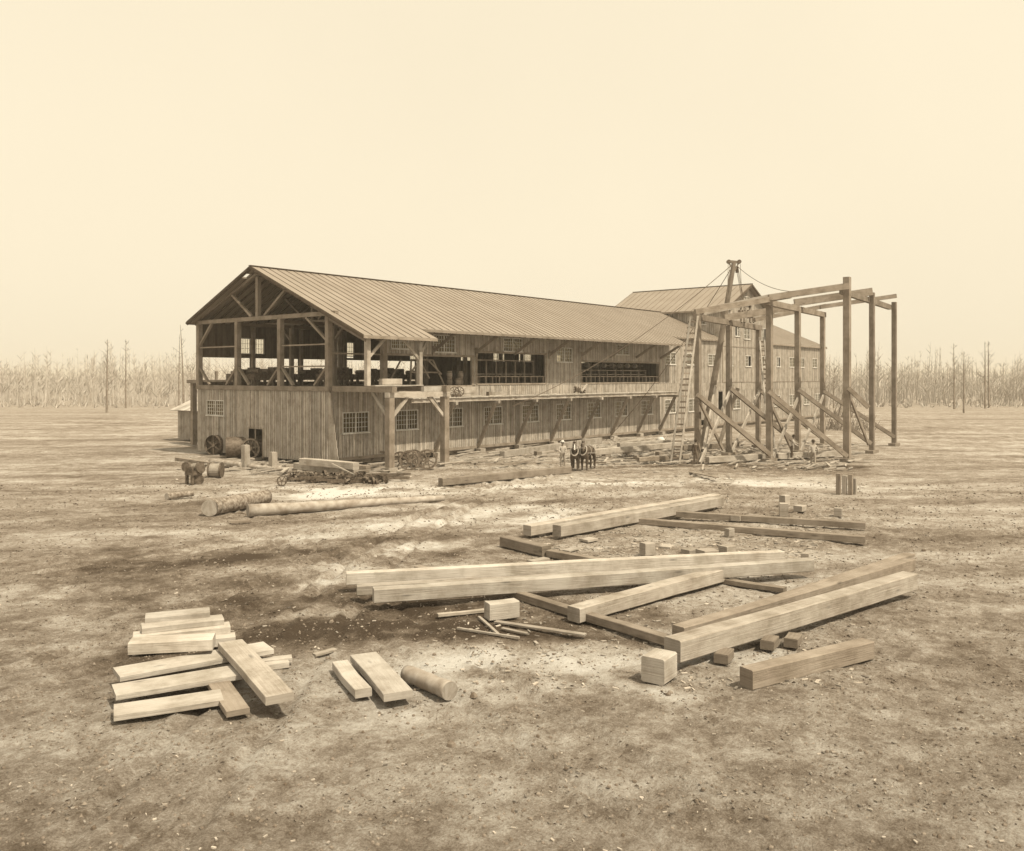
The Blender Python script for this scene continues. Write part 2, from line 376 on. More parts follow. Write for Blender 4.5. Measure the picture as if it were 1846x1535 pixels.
# ---------------------------------------------------------------- the mill
XE, YL, YF = 37.8, 46.95, 63.2            # end wall, yard-side wall, far-side wall
RY, RZ, SL = 55.1, 13.93, 0.433
XT0, XT1, XEND = 96.04, 109.4, 129.0
BAY = [37.8 + 4.85 * i for i in range(12)]
FZ = 5.3
def roofz(Y): return RZ - SL * abs(Y - RY)
mill = thing('sawmill', (XE, YL, 0), 'long two storey board sided sawmill with an open framed end and sheet metal gable roof', 'building')

def boards(mb, axis, a0, a1, z0, z1, plane, out, holes=(), w=0.24, top=None, thick=0.03, batten=True):
    """vertical boards along axis 'x' or 'y' in the plane; out = sign of the outer side; holes (a0,a1,z0,z1)"""
    cuts = set([a0, a1])
    n = max(1, round((a1 - a0) / w))
    for i in range(n + 1): cuts.add(a0 + (a1 - a0) * i / n)
    for h in holes:
        for e in h[:2]:
            near = min(cuts, key=lambda c: abs(c - e))
            if near not in (a0, a1) and abs(near - e) < 0.12: cuts.discard(near)
            if a0 < e < a1: cuts.add(e)
    cuts = sorted(cuts)
    for i in range(len(cuts) - 1):
        l, r_ = cuts[i], cuts[i + 1]; mid = (l + r_) / 2; zt = z1 if top is None else top(mid)
        if zt <= z0 + .02: continue
        segs = [(z0, zt)]
        for h in holes:
            if h[0] < mid < h[1]:
                ns = []
                for s0, s1 in segs:
                    if h[3] <= s0 or h[2] >= s1: ns.append((s0, s1)); continue
                    if h[2] > s0: ns.append((s0, h[2]))
                    if h[3] < s1: ns.append((h[3], s1))
                segs = ns
        tone = random.random(); jt = random.uniform(0, .006)
        for s0, s1 in segs:
            lo, hi = l + .006, r_ - .006
            p0, p1 = sorted((plane, plane + out * (thick + jt)))
            if axis == 'x': mb.box(lo, hi, p0, p1, s0, s1, tone)
            else: mb.box(p0, p1, lo, hi, s0, s1, tone)
            if batten and i > 0:
                p0, p1 = sorted((plane + out * (thick + .001), plane + out * (thick + .035)))
                t2 = random.random()
                if axis == 'x': mb.box(l - .03, l + .03, p0, p1, s0, s1, t2, 1)
                else: mb.box(p0, p1, l - .03, l + .03, s0, s1, t2, 1)

def window(parent, axis, a0, a1, z0, z1, plane, out, sashes=2, nx=4, nz_=4, label=None, open_sash=None, sill=True):
    fr_ = MB(); W_ = 0.07; d0, d1 = plane - out * .04, plane + out * .075
    p0, p1 = sorted((d0, d1))
    def bx(a, b_, c, d, q0=p0, q1=p1, mb=fr_):
        if axis == 'x': mb.box(a, b_, q0, q1, c, d, .5)
        else: mb.box(q0, q1, a, b_, c, d, .5)
    bx(a0 - W_, a0, z0, z1); bx(a1, a1 + W_, z0, z1); bx(a0 - W_, a1 + W_, z1, z1 + W_); bx(a0 - W_, a1 + W_, z0 - .04, z0)
    sw = (a1 - a0) / sashes
    m0, m1 = sorted((plane - out * .01, plane + out * .03))
    for k in range(sashes):
        s0 = a0 + k * sw; s1 = s0 + sw
        if k > 0: bx(s0 - .05, s0 + .05, z0, z1, *sorted((plane - out * .02, plane + out * .06)))
        if open_sash == k: continue
        e = .03
        for i in range(1, nx): x = s0 + sw * i / nx; bx(x - .014, x + .014, z0, z1, m0, m1)
        for j in range(1, nz_): z = z0 + (z1 - z0) * j / nz_; bx(s0 + .05 * (k > 0), s1 - .05 * (k < sashes - 1), z - .014, z + .014, m0 + .001, m1 - .001)
    o = fr_.build('window', 'trim', parent)
    if label: o['label'] = label
    gl_ = MB()
    for k in range(sashes):
        if open_sash == k: continue
        s0 = a0 + k * sw; bx(s0 + .003, s0 + sw - .003, z0 + .003, z1 - .003, *sorted((plane - out * .004, plane + out * .004)), mb=gl_)
    if gl_.v: gl_.build('pane', 'glass', o)
    if sill:
        sl_ = MB(); bx(a0 - .12, a1 + .12, z0 - .12, z0 - .045, *sorted((plane - out * .02, plane + out * .14)), mb=sl_); sl_.build('sill', 'trim', o)
    return o

# lower yard-side wall
lowwin = [(38.85, 41.08), (43.75, 45.85), (48.6, 50.75), (53.4, 55.55), (58.3, 60.45), (63.2, 65.3), (68.0, 70.15), (72.8, 74.95), (77.65, 79.8), (82.5, 84.7), (87.7, 89.7), (98.6, 100.7), (104.9, 106.9), (111.0, 113.0), (116.2, 118.2), (121.3, 123.2), (125.6, 127.4)]
lowh = [(a, b_, 2.2, 3.52) for a, b_ in lowwin] + [(95.0, 96.1, 1.1, 4.3), (90.0, 93.2, 0.3, 1.1)]
mb = MB(); boards(mb, 'x', XE, XEND, .38, 0, YL, -1, lowh, top=lambda x: 5.28 if x < 42.5 else 4.42); o = mb.build('lower_wall', ['siding', 'batten'], mill)
for a, b_ in lowwin: window(mill, 'x', a, b_, 2.2, 3.52, YL, -1)
mb = MB(); mb.box(XE, XEND, YL - .11, YL - .045, .3, .52, .6); mb.build('skirt_board', 'frame', mill)
# foundation timbers below the wall
mb = MB()
mb.box(XE + .1, XEND - .1, YL + .08, YL + .4, .02, .37)
for x in np.arange(XE + 1.2, XEND, 2.4): mb.box(x - .2, x + .2, YL + .1, YL + .5, -.3, .0)
mb.build('foundation_sill', 'timber_dull', mill)
# light strip of siding above the deck, and the upper wall with its three big openings
mb = MB(); boards(mb, 'x', 52.3, XEND, 4.43, 5.32, YL, -1, w=.27); mb.build('apron_siding', ['siding', 'batten'], mill)
mb = MB(); mb.box(42.7, 52.25, YL - .14, YL - .02, 4.72, 5.25, .6); mb.box(42.7, 52.25, YL - .12, YL - .02, 4.44, 4.71, .3); mb.build('sill_beam', 'timber', mill)
upwin = [(43.3, 44.9, 8.1, 9.1), (47.6, 49.9, 7.95, 9.15), (55.85, 58.2, 8.2, 9.2), (63.25, 65.45, 7.4, 8.58), (72.95, 75.25, 8.25, 9.1), (82.6, 84.7, 7.4, 8.58), (87.3, 89.4, 7.4, 8.58), (92.4, 94.55, 7.4, 8.58), (97.6, 98.6, 7.35, 8.6)]
openA, openB, openC = (42.85, 51.9, 5.32, 7.55), (52.5, 61.55, 5.45, 7.93), (66.95, 81.2, 5.45, 7.4)
mb = MB(); boards(mb, 'x', 42.6, XT0, 5.33, 0, YL, -1, [openA, openB, openC] + upwin, top=lambda x: roofz(YL) - .1)
mb.build('upper_wall', ['siding', 'batten'], mill)
for k, (a, b_, c, d) in enumerate(upwin[:8]): window(mill, 'x', a, b_, c, d, YL, -1)
mb = MB()
for (a, b_, c, d) in (openA, openB, openC):
    mb.box(a - .16, a, YL - .1, YL + .12, c, d + .16, .6); mb.box(b_, b_ + .16, YL - .1, YL + .12, c, d + .16, .6); mb.box(a, b_, YL - .1, YL + .12, d, d + .16, .5)
    mb.box(a, b_, YL - .09, YL + .12, c - .1, c + .03, .7)
mb.build('opening_frame', 'frame', mill)
for nm, (a, b_, c, d), st in (('B', openB, .85), ('C', openC, .72)):
    mb = MB(); mb.box(a + .05, b_ - .05, YL + .02, YL + .1, c + .55, c + .63, .7)
    x = a + .3
    while x < b_: mb.box(x - .035, x + .035, YL + .01, YL + .09, c + .04, c + .55, .7); x += st
    mb.build('railing', 'frame', mill)
# upper walls past the tower
upw2 = [(111.9, 113.0), (116.2, 117.9), (119.8, 121.3), (124.6, 126.2)]
h2 = [(a, b_, 7.4, 8.6) for a, b_ in upw2]
mb = MB(); boards(mb, 'x', XT1, XEND, 5.33, roofz(YL) - .1, YL, -1, h2); mb.build('upper_wall', ['siding', 'batten'], mill)
for k, (a, b_) in enumerate(upw2): window(mill, 'x', a, b_, 7.4, 8.6, YL, -1, open_sash=1 if k == 0 else None, nx=2, nz_=3)
# tower
tw = [(97.6, 98.7, 7.4, 8.6), (102.3, 103.9, 7.35, 8.6), (106.2, 107.9, 7.35, 8.6), (99.4, 100.6, 11.0, 12.1), (101.9, 103.5, 10.75, 12.2), (107.2, 108.4, 10.6, 12.2), (101.9, 103.4, 14.9, 15.9)]
TSL = 0.49
def towertop(x): return 17.35 - TSL * abs(x - 102.7) - .12
mb = MB(); boards(mb, 'x', XT0, XT1, 5.33, 0, YL, -1, tw, top=towertop); mb.build('tower_wall', ['siding', 'batten'], mill)
for k, (a, b_, c, d) in enumerate(tw): window(mill, 'x', a, b_, c, d, YL, -1, nx=3, nz_=3, open_sash={1: 1, 2: 0, 5: 1, 3: 0}.get(k), label='open square window' if k in (1, 5) else None)
mb = MB(); boards(mb, 'y', YL + .06, 62.5, 9.5, 0, XT0, -1, [(49.1, 50.3, 12.35, 13.2)], top=lambda y: 13.95); mb.build('tower_side_wall', ['siding', 'batten'], mill)
window(mill, 'y', 49.1, 50.3, 12.35, 13.2, XT0, -1, nx=3, nz_=3)
mb = MB(); boards(mb, 'y', YL + .06, 62.5, .3, 13.9, XT1, 1); boards(mb, 'x', XT0, XT1, 9.5, 0, 62.5, 1, top=towertop); mb.build('tower_back_wall', ['siding', 'batten'], mill)
mb = MB(); mb.box(XT0 - .06, XT0 + .0, YL - .09, YL + .07, 5.3, 13.7, .8); mb.box(XT0 + .001, XT0 + .12, YL - .09, YL - .07, 5.3, 13.7, .8)
mb.box(XT0, XEND, YL - .08, YL - .06, 5.32, 5.42, .2); mb.box(XT0 + .15, XT1, YL - .08, YL - .06, 9.6, 9.7, .2)
mb.build('trim_board', 'frame', mill)

def roof_slab(name, x0, x1, ya, yb, mat, ridge_y, zfun, along='x', ribs=.75, th=.1, gap=None, seam='roof_seam'):
    mb = MB(); za, zb = zfun(ya), zfun(yb)
    def P(x, y, z): return Vector((x, y, z)) if along == 'x' else Vector((y, x, z))
    # sheets between ribs, each its own tone
    n = max(1, round((x1 - x0) / ribs)); dl = (x1 - x0) / n
    for i in range(n):
        a = x0 + i * dl; b_ = a + dl
        nseg = 4; tt = random.random()
        ys = [ya + (yb - ya) * k / nseg for k in range(nseg + 1)]; gx = gap and (a + b_) / 2 > gap[0] and (a + b_) / 2 < gap[1]
        if gx: ys = sorted(set(ys + [gap[2], gap[3]]), reverse=ya > yb)
        for k in range(len(ys) - 1):
            y0, y1 = ys[k], ys[k + 1]
            if gx and gap[2] < (y0 + y1) / 2 < gap[3]: continue
            z0, z1 = zfun(y0), zfun(y1)
            c = (P(a, y0, z0) + P(b_, y1, z1)) / 2
            mb.obox(c + Vector((0, 0, th / 2)), (P(b_, y0, z0) - P(a, y0, z0)) / 2, (P(a, y1, z1) - P(a, y0, z0)) / 2, Vector((0, 0, th / 2)), min(1, tt * .6 + random.random() * .4))
    o = mb.build(name, mat, mill)
    mb = MB(); up = Vector((0, 0, 1))
    for i in range(n + 1):
        a = x0 + i * dl; mb.beam(P(a, ya, za + th + .012), P(a, yb, zb + th + .010), .045, .04, up=up)
    mb.build('roof_seam', seam, o)
    # rafters below
    mb = MB()
    for i in range(0, n + 1, 1):
        a = min(max(x0 + i * dl, x0 + .06), x1 - .06); mb.beam(P(a, ya, za - .09), P(a, yb if not (gap and gap[0] - .3 < a < gap[1] + .3) else gap[3], (zb if not (gap and gap[0] - .3 < a < gap[1] + .3) else zfun(gap[3])) - .09), .06, .16, up=up)
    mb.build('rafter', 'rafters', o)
    # eave board
    lo = ya if za < zb else yb; z = zfun(lo)
    mb = MB(); mb.beam(P(x0, lo, z - .03), P(x1, lo, z - .03), .05, .16); mb.build('fascia', 'frame', o)
    return o
roof_slab('roof', 37.03, 43.72, 42.72, RY, 'roof', RY, roofz)
roof_slab('roof', 43.722, 83.3, 44.42, RY, 'roof', RY, roofz)
roof_slab('roof', 83.302, 95.95, 46.62, RY, 'roof', RY, roofz, th=.098)
roof_slab('roof', XT1 + .05, 129.6, 46.62, RY, 'roof_tower', RY, roofz, seam='seam_pale')
def under(px, py):
    r = ray(px, py); t = (RZ + SL * RY - CAMH) / (r.z + SL * r.y); return r * t
ua, ub = under(437, 502), under(453, 495)
HX0, HX1 = min(ua.x, ub.x), max(ua.x, ub.x); HY0, HY1 = min(ua.y, ub.y), max(ua.y, ub.y); print('roof gap', HX0, HX1, HY0, HY1)
roof_slab('roof', 37.03, 95.95, 63.66, RY + .002, 'roof', RY, roofz, gap=(HX0, HX1, HY0, HY1))
roof_slab('roof', XT1 + .05, 129.6, 63.66, RY + .002, 'roof_tower', RY, roofz, seam='seam_pale')
def tz(x): return 17.4 - TSL * abs(x - 102.7)
roof_slab('tower_roof', 46.2, 63.3, 95.5, 102.7, 'roof_tower', 0, tz, along='y', seam='seam_pale', ribs=.9)
roof_slab('tower_roof', 46.2, 63.3, 109.9, 102.702, 'roof_tower', 0, tz, along='y', seam='seam_pale', ribs=.9)
mb = MB(); mb.beam((37.0, RY, RZ + .14), (95.9, RY, RZ + .14), .3, .05); mb.beam((102.7, 46.15, 17.53), (102.7, 63.3, 17.53), .3, .05); mb.build('ridge_cap', 'roof_seam', mill)
for a, b_, c in ((37.0, 63.7, RY), (37.0, 42.7, RY)): mb = MB(); mb.beam((a, b_, roofz(b_) - .0), (a, c, roofz(c) - .0), .05, .15); mb.build('barge_board', 'roof_seam', mill)
for x in (95.48, 109.92): mb = MB(); mb.beam((x, 46.17, tz(x) - .03), (102.7, 46.17, 17.37), .05, .2); mb.build('barge_board', 'roof_seam', mill)

# far side wall, floor, ends
farw = [(41.6, 42.45), (42.85, 43.8), (51.1, 52.1), (52.55, 53.55), (60.8, 61.8), (62.2, 63.2), (67.7, 69.7), (73.1, 75.3), (77.9, 80.1), (85, 87), (90, 92)]
fh = [(a, b_, 7.95 if i < 4 else 7.75, 9.15 if i < 4 else 8.6) for i, (a, b_) in enumerate(farw)]
fh += [(51.1, 52.1, 7.75, 7.88), (52.55, 53.55, 7.75, 7.88)] + [(BAY[i] + .2, BAY[i + 1] - .2, 5.6, 7.56) for i in range(5)] + [(XE + .1, BAY[0] + .2, 5.6, 7.56)]
fh = [h for h in fh if h[1] - h[0] > .15]
mb = MB(); boards(mb, 'x', XE, XEND, FZ, 10.3, YF, 1, fh, batten=False); mb.build('far_wall', ['siding_shaded', 'siding_shaded'], mill)
mb = MB(); boards(mb, 'x', XE, XEND, .3, FZ - .01, YF, 1, batten=False); mb.build('far_wall', ['siding_shaded', 'siding_shaded'], mill)
for (a, b_, c, d) in fh[:11]: window(mill, 'x', a, b_, c, d, YF, 1, sashes=1 if b_ - a < 1.5 else 2, nx=4, nz_=3 if d - c > 1 else 2, sill=False)
mb = MB(); mb.box(XE + .02, XEND - .1, YL + .02, YF - .02, FZ - .3, FZ - .04, .4)
x = XE + .05
while x < XEND - .6: mb.box(x, x + .29, YL + .03, YF - .03, FZ - .035, FZ, None); x += .3
mb.build('upper_floor', ['siding_shaded', 'siding_shaded'], mill)
mb = MB(); boards(mb, 'y', YL + .05, YF, .3, roofz(YL), XEND - .03, 1); boards(mb, 'y', YL + .1, YF - .1, roofz(YL), 0, XEND - .03, 1, top=lambda y: roofz(y) - .1); mb.build('gable_wall', ['siding', 'batten'], mill)
mb = MB(); boards(mb, 'y', YL + .1, YF - .1, FZ, 0, 95.8, -1, top=lambda y: roofz(y) - .2, batten=False); mb.build('partition', ['siding_shaded', 'siding_shaded'], mill)

# end wall of the lower storey, with door, window and flared corner boards
ew = [(59.55, 61.8, 3.1, 4.15), (54.55, 56.3, -1, 2.2)]
mb = MB(); boards(mb, 'y', YL, YF, .22, 5.02, XE - .06, -1, ew, w=.24)
n = 9
for i in range(n):
    y1 = YL - .94 * i / n; y0 = YL - .94 * (i + 1) / n
    ztop = 5.0 - 4.75 * (i + .3) / n
    mb.box(XE - .1, XE - .065, y0 + .003, y1 - .003, .2, ztop + .1)
mb.build('end_wall', ['siding', 'batten'], mill)
window(mill, 'y', 59.55, 61.8, 3.1, 4.15, XE - .06, -1)
mb = MB(); mb.box(XE - .12, XE - .03, 54.4, 54.54, .1, 2.3, .8); mb.box(XE - .12, XE - .03, 56.31, 56.45, .1, 2.3, .8); mb.box(XE - .12, XE - .03, 54.55, 56.3, 2.2, 2.32, .6)
mb.box(XE - .1, XE - .05, 55.4, 55.5, .1, 2.18, .9); mb.build('doorway', 'frame', mill)
mb = MB(); mb.box(XE - .2, XE + .2, YL - .05, YF + .1, 5.03, FZ + .06, .35); mb.build('end_sill_beam', 'timber_dull', mill)
# frame of the open end: posts, tie beam, king post, struts, knees
PY = [63.1, 57.8, 52.5, 47.15]
def post(x, y, z0, z1, w, name='post', mat='frame'):
    mb = MB(); mb.box(x - w / 2, x + w / 2, y - w / 2, y + w / 2, z0, z1); return mb.build(name, mat, mill)
for y in PY: post(XE, y, FZ + .06, 10.12, .36)
mb = MB(); mb.box(XE - .15, XE + .15, 46.3, 63.4, 10.13, 10.42, .6); mb.build('tie_beam', 'frame', mill)
post(XE, RY + .1, 10.43, 13.3, .3, 'king_post')
for q in (((XE, 56.0, 10.45), (XE, 58.6, 12.25)), ((XE, 54.4, 10.45), (XE, 51.8, 12.25))):
    mb = MB(); mb.beam(*q, .17, .2, up=(1, 0, 0)); mb.build('strut', 'frame', mill)
for q in (((XE, 63.4, 10.4), (XE, RY, RZ - .3)), ((XE, 46.4, 10.1), (XE, RY, RZ - .3)), ((XE, 47.0, 9.9), (XE, 43.3, 8.35))):
    mb = MB(); mb.beam(*q, .18, .24, up=(1, 0, 0)); mb.build('principal_rafter', 'frame', mill)
for y in PY:
    for s in (-1, 1):
        if y > 63 and s > 0: continue
        if y < 48 and s < 0: continue
        mb = MB(); mb.beam((XE, y + s * .1, 6.75), (XE, y + s * 1.5, FZ + .1), .15, .2, up=(1, 0, 0)); mb.build('knee_brace', 'frame', mill)
for a, b_ in ((62.95, 61.3), (47.35, 49.6)):
    mb = MB(); mb.beam((XE, a, 8.5), (XE, b_, 10.15), .15, .2, up=(1, 0, 0)); mb.build('knee_brace', 'frame', mill)
for y0, y1, z in ((58, 62.9, 8.3), (47.4, 52.3, 8.22), (47.4, 52.3, 6.73)):
    mb = MB(); mb.box(XE - .04, XE + .04, y0, y1, z - .05, z + .05, .8); mb.build('rail', 'frame', mill)
# inner frames
for i in range(1, 12):
    x = BAY[i]; mb = MB()
    for y in (63.0, 57.8, 52.5, 47.15):
        if y < 48 and any(o_[0] < x < o_[1] for o_ in (openA, openB, openC)): continue
        mb.box(x - .14, x + .14, y - .14, y + .14, FZ, 10.1)
    mb.box(x - .12, x + .12, 47, 63.2, 10.11, 10.37); mb.box(x - .12, x + .12, RY - .12, RY + .12, 10.38, 13.4)
    for q in (((x, 56.0, 10.45), (x, 58.6, 12.25)), ((x, 54.4, 10.45), (x, 51.8, 12.25)), ((x, 57.8, 8.8), (x, 59.3, 10.1)), ((x, 52.5, 8.8), (x, 51.0, 10.1))): mb.beam(*q, .14, .18, up=(1, 0, 0))
    mb.build('roof_truss', 'frame', mill)
mb = MB()
for y in (57.8, 52.5): mb.box(XE + .2, 95.7, y - .1, y + .1, 9.85, 10.08)
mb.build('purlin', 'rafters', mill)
post(42.6, 47.0, FZ, 10.1, .34); 
mb = MB(); mb.beam((42.3, 47.0, 8.6), (38.2, 47.0, 9.9), .16, .18); mb.box(XE + .2, 42.4, 46.9, 47.1, 9.85, 10.1); mb.box(XE + .2, 42.4, 46.95, 47.03, 7.55, 7.65); mb.build('bay_brace', 'frame', mill)
# outer eave posts and front frame of the first bay
for x, yy in ((37.9, 43.35), (42.6, 43.35)): post(x, yy, 5.43, 8.62, .3, 'eave_post', 'timber')
mb = MB(); mb.box(37.3, 43.6, 43.25, 43.45, 8.63, 8.8, .5); mb.build('eave_beam', 'frame', mill)
for q in (((37.98, 43.35, 7.25), (39.5, 43.35, 8.62)), ((42.5, 43.35, 7.25), (41.0, 43.35, 8.62)), ((42.6, 43.5, 7.2), (42.6, 45.2, 9.0)), ((42.7, 43.35, 7.6), (43.4, 43.35, 8.6))):
    mb = MB(); mb.beam(*q, .13, .18); mb.build('knee_brace', 'timber', mill)
for x, y in ((37.95, 41.3), (42.95, 41.3)):
    post(x, y, .28, 4.68, .44, 'deck_post', 'timber_dull')
    mb = MB(); mb.box(x - .36, x + .36, y - .36, y + .36, -.1, .12, .8); mb.box(x - .33, x + .4, y - .33, y + .33, .121, .275, .5); mb.build('footing_block', 'timber', mill)
mb = MB(); mb.box(37.75, 38.15, 40.85, 46.75, 5.02, 5.4, .3); mb.build('cantilever_beam', 'timber_dull', mill)
mb = MB(); mb.box(42.55, 42.95, 40.75, 46.75, 5.02, 5.4, .4); mb.build('cantilever_beam', 'timber_dull', mill)
mb = MB(); mb.box(37.7, 43.3, 41.1, 41.5, 4.69, 5.015, .9); mb.build('cap_beam', 'timber', mill)
mb = MB(); mb.box(40.9, 42.54, 41.2, 41.5, 5.03, 5.38, .2); mb.box(38.16, 42.54, 42.9, 43.2, 5.41, 5.46, .9); mb.box(38.2, 42.5, 43.21, 43.6, 5.41, 5.45, .7); mb.build('edge_planks', 'deck', mill)
for q in (((38.1, 41.3, 3.4), (39.5, 41.3, 4.7)), ((42.8, 41.3, 3.4), (41.4, 41.3, 4.7)), ((37.95, 41.5, 3.5), (37.95, 42.9, 5.0)), ((42.95, 41.5, 3.5), (42.95, 42.9, 5.0))):
    mb = MB(); mb.beam(*q, .16, .2); mb.build('knee_brace', 'timber', mill)
mb = MB()
x = XE + .1
while x < 42.4: mb.box(x, x + .28, 43.62, YL - .12, 5.31, 5.36); x += .3
mb.build('bay_floor', 'deck', mill)
# long deck with joists and slanting struts
mb = MB(); x = 43.3
while x < 81.3: mb.box(x, x + .27, 44.75 + random.uniform(-.03, .03), YL - .13, 4.44, 4.5); x += .28
dk = mb.build('deck_planks', 'deck', mill)
mb = MB(); mb.box(43.3, 81.5, 44.86, 45.0, 4.16, 4.43, .8); mb.build('edge_beam', 'timber', mill)
JX = [47.7, 52.55, 57.4, 62.25, 67.1, 71.95, 76.8, 81.2]
for x in JX:
    mb = MB(); mb.box(x - .12, x + .12, 44.6, YL - .12, 3.93, 4.155); mb.build('joist', 'timber', mill)
    mb = MB(); mb.beam((x - .05, 44.95, 3.98), (x - .05, 46.8, .42), .15, .28, up=(0, 1, 0)); mb.build('deck_strut', 'timber_dull', mill)
    mb = MB(); mb.box(x - .3, x + .3, 46.3, 46.8, -.1, .3); mb.build('footing_block', 'timber', mill)
for x in BAY[2:10]:
    mb = MB(); mb.beam((x + .0, YL - .08, 7.95), (x, 44.62, 9.22), .1, .24, up=(0, 1, 0)); mb.build('eave_strut', 'frame', mill)
    if x in (BAY[2], BAY[3], BAY[5], BAY[6]):
        mb = MB(); mb.box(x - .1, x + .1, YL - .17, YL - .08, 7.6, 8.35); mb.build('strut_block', 'frame', mill)

# ---------------------------------------------------------------- machinery and racks inside
def machine(loc, rz, label, lumps=3):
    t = thing('planing_machine', loc, label, 'machine', 'machines on the upper floor of the mill')
    mb = MB(); L_ = 2.6
    mb.box(loc[0] - L_ / 2, loc[0] + L_ / 2, loc[1] - .5, loc[1] + .5, loc[2] + .45, loc[2] + .95); mb.build('bed', 'iron', t)
    for sx in (-1, 1):
        for sy in (-1, 1):
            mb = MB(); x = loc[0] + sx * (L_ / 2 - .2); y = loc[1] + sy * .38; mb.box(x - .09, x + .09, y - .09, y + .09, loc[2], loc[2] + .449); mb.build('leg', 'iron', t)
    for k in range(lumps):
        x = loc[0] + (k - (lumps - 1) / 2) * .8; mb = MB(); mb.tube([(x, loc[1] - .55, loc[2] + 1.12), (x, loc[1] + .55, loc[2] + 1.12)], .2, 14); mb.build('roller', 'iron', t, smooth=False)
    mb = MB(); x = loc[0] + .9; mb.box(x - .35, x + .3, loc[1] - .4, loc[1] + .4, loc[2] + .951, loc[2] + 1.45); mb.build('hood', 'iron', t)
    return t
words = ['nearest the open gable end', 'second from the open gable end', 'third along the far side', 'fourth along the far side', 'fifth along the far side', 'sixth along the far side', 'farthest of the far side row']
for i, w_ in enumerate(words): machine((40.2 + i * 3.1, 60.6 - .25 * (i % 2), FZ), 0, 'dark iron planing machine on the mill floor, ' + w_, 2 + i % 2)
for i, w_ in enumerate(['behind the left end posts', 'behind the middle end posts', 'seen through the first wide yard opening']): machine(((39.6, 43.6, 49.0)[i], (57.0, 53.8, 54.5)[i], FZ), 0, 'dark low iron machine ' + w_, 3)
def rack(x0, x1, y, n, h, label):
    t = thing('sorting_rack', ((x0 + x1) / 2, y, FZ), label, 'rack')
    for i in range(n):
        x = x0 + (x1 - x0) * i / (n - 1); mb = MB(); mb.box(x - .05, x + .05, y - .05, y + .05, FZ, FZ + h); mb.build('upright', 'frame', t)
    for z in (FZ + .9, FZ + h + .05):
        mb = MB(); mb.box(x0 - .1, x1 + .1, y - .06, y + .06, z, z + .09) if z > FZ + 1 else mb.box(x0 - .1, x1 + .1, y + .06, y + .14, z, z + .09); mb.build('crosspiece', 'frame', t)
rack(53.6, 61.2, 48.0, 7, 2.0, 'upright timber rack standing inside the middle yard opening')
rack(68.6, 80.3, 48.0, 9, 1.25, 'low timber rack of square bays inside the far yard opening')
t = thing('line_shaft', (74, 48.6, 7.2), 'overhead line shaft with hanging pulleys in the far yard opening', 'shaft')
mb = MB(); mb.tube([(67.5, 48.6, 7.15), (80.8, 48.6, 7.15)], .05, 8); mb.build('shaft', 'iron_light', t)
for i in range(8):
    x = 69 + i * 1.45; mb = MB(); mb.tube([(x - .14, 48.6, 7.15), (x + .14, 48.6, 7.15)], .24, 14); mb.build('pulley', 'timber', t)
# trestle frame of scaffold and kegs in the first yard opening
t = thing('sawhorse_frame', (47.8, 47.9, FZ), 'braced timber sawhorse frame standing in the first wide yard opening', 'frame')
for q in (((45.9, 47.7, FZ), (46.0, 47.7, 7.3)), ((49.6, 47.7, FZ), (48.3, 47.7, 7.3)), ((46.0, 47.7, 6.35), (49.1, 47.7, 6.35)), ((46.0, 47.7, 7.3), (48.3, 47.7, 7.3)), ((46.1, 47.75, 6.4), (46.9, 47.75, 7.25)), ((47.0, 47.8, 7.2), (48.0, 47.8, 5.9)), ((47.8, 47.65, 7.25), (49.2, 47.65, 6.2)), ((44.4, 48.6, FZ), (45.8, 48.6, 7.3)), ((47.6, 48.8, FZ), (47.5, 48.8, 7.3))):
    mb = MB(); mb.beam(*q, .09, .1); mb.build('brace' if q[0][2] > FZ else 'leg', 'frame', t)
def keg(loc, label):
    mb = MB(); x, y, z = loc; hs_ = [0, .08, .3, .5, .58]; rs = [.18, .21, .24, .21, .18]
    t = thing('keg', loc, label, 'keg', 'kegs by the first yard opening')
    mb.tube([(x, y, z + h) for h in hs_], rs, 14); mb.build('staves', 'timber_dull', t)
    for h in (.1, .46):
        mb = MB(); mb.tube([(x, y, z + h), (x, y, z + h + .04)], .225, 14, cap=False); mb.build('hoop', 'iron', t)
keg((50.15, 47.7, FZ), 'wooden keg left of the pair beside the opening post, standing on the floor'); keg((50.15, 47.7, FZ + .585), 'wooden keg stacked on top of the left keg')
keg((51.3, 47.6, FZ), 'wooden keg right against the opening post'); keg((51.3, 47.6, FZ + .585), 'topmost wooden keg against the opening post'); keg((50.75, 47.35, FZ), 'low wooden keg in front of the two keg stacks')

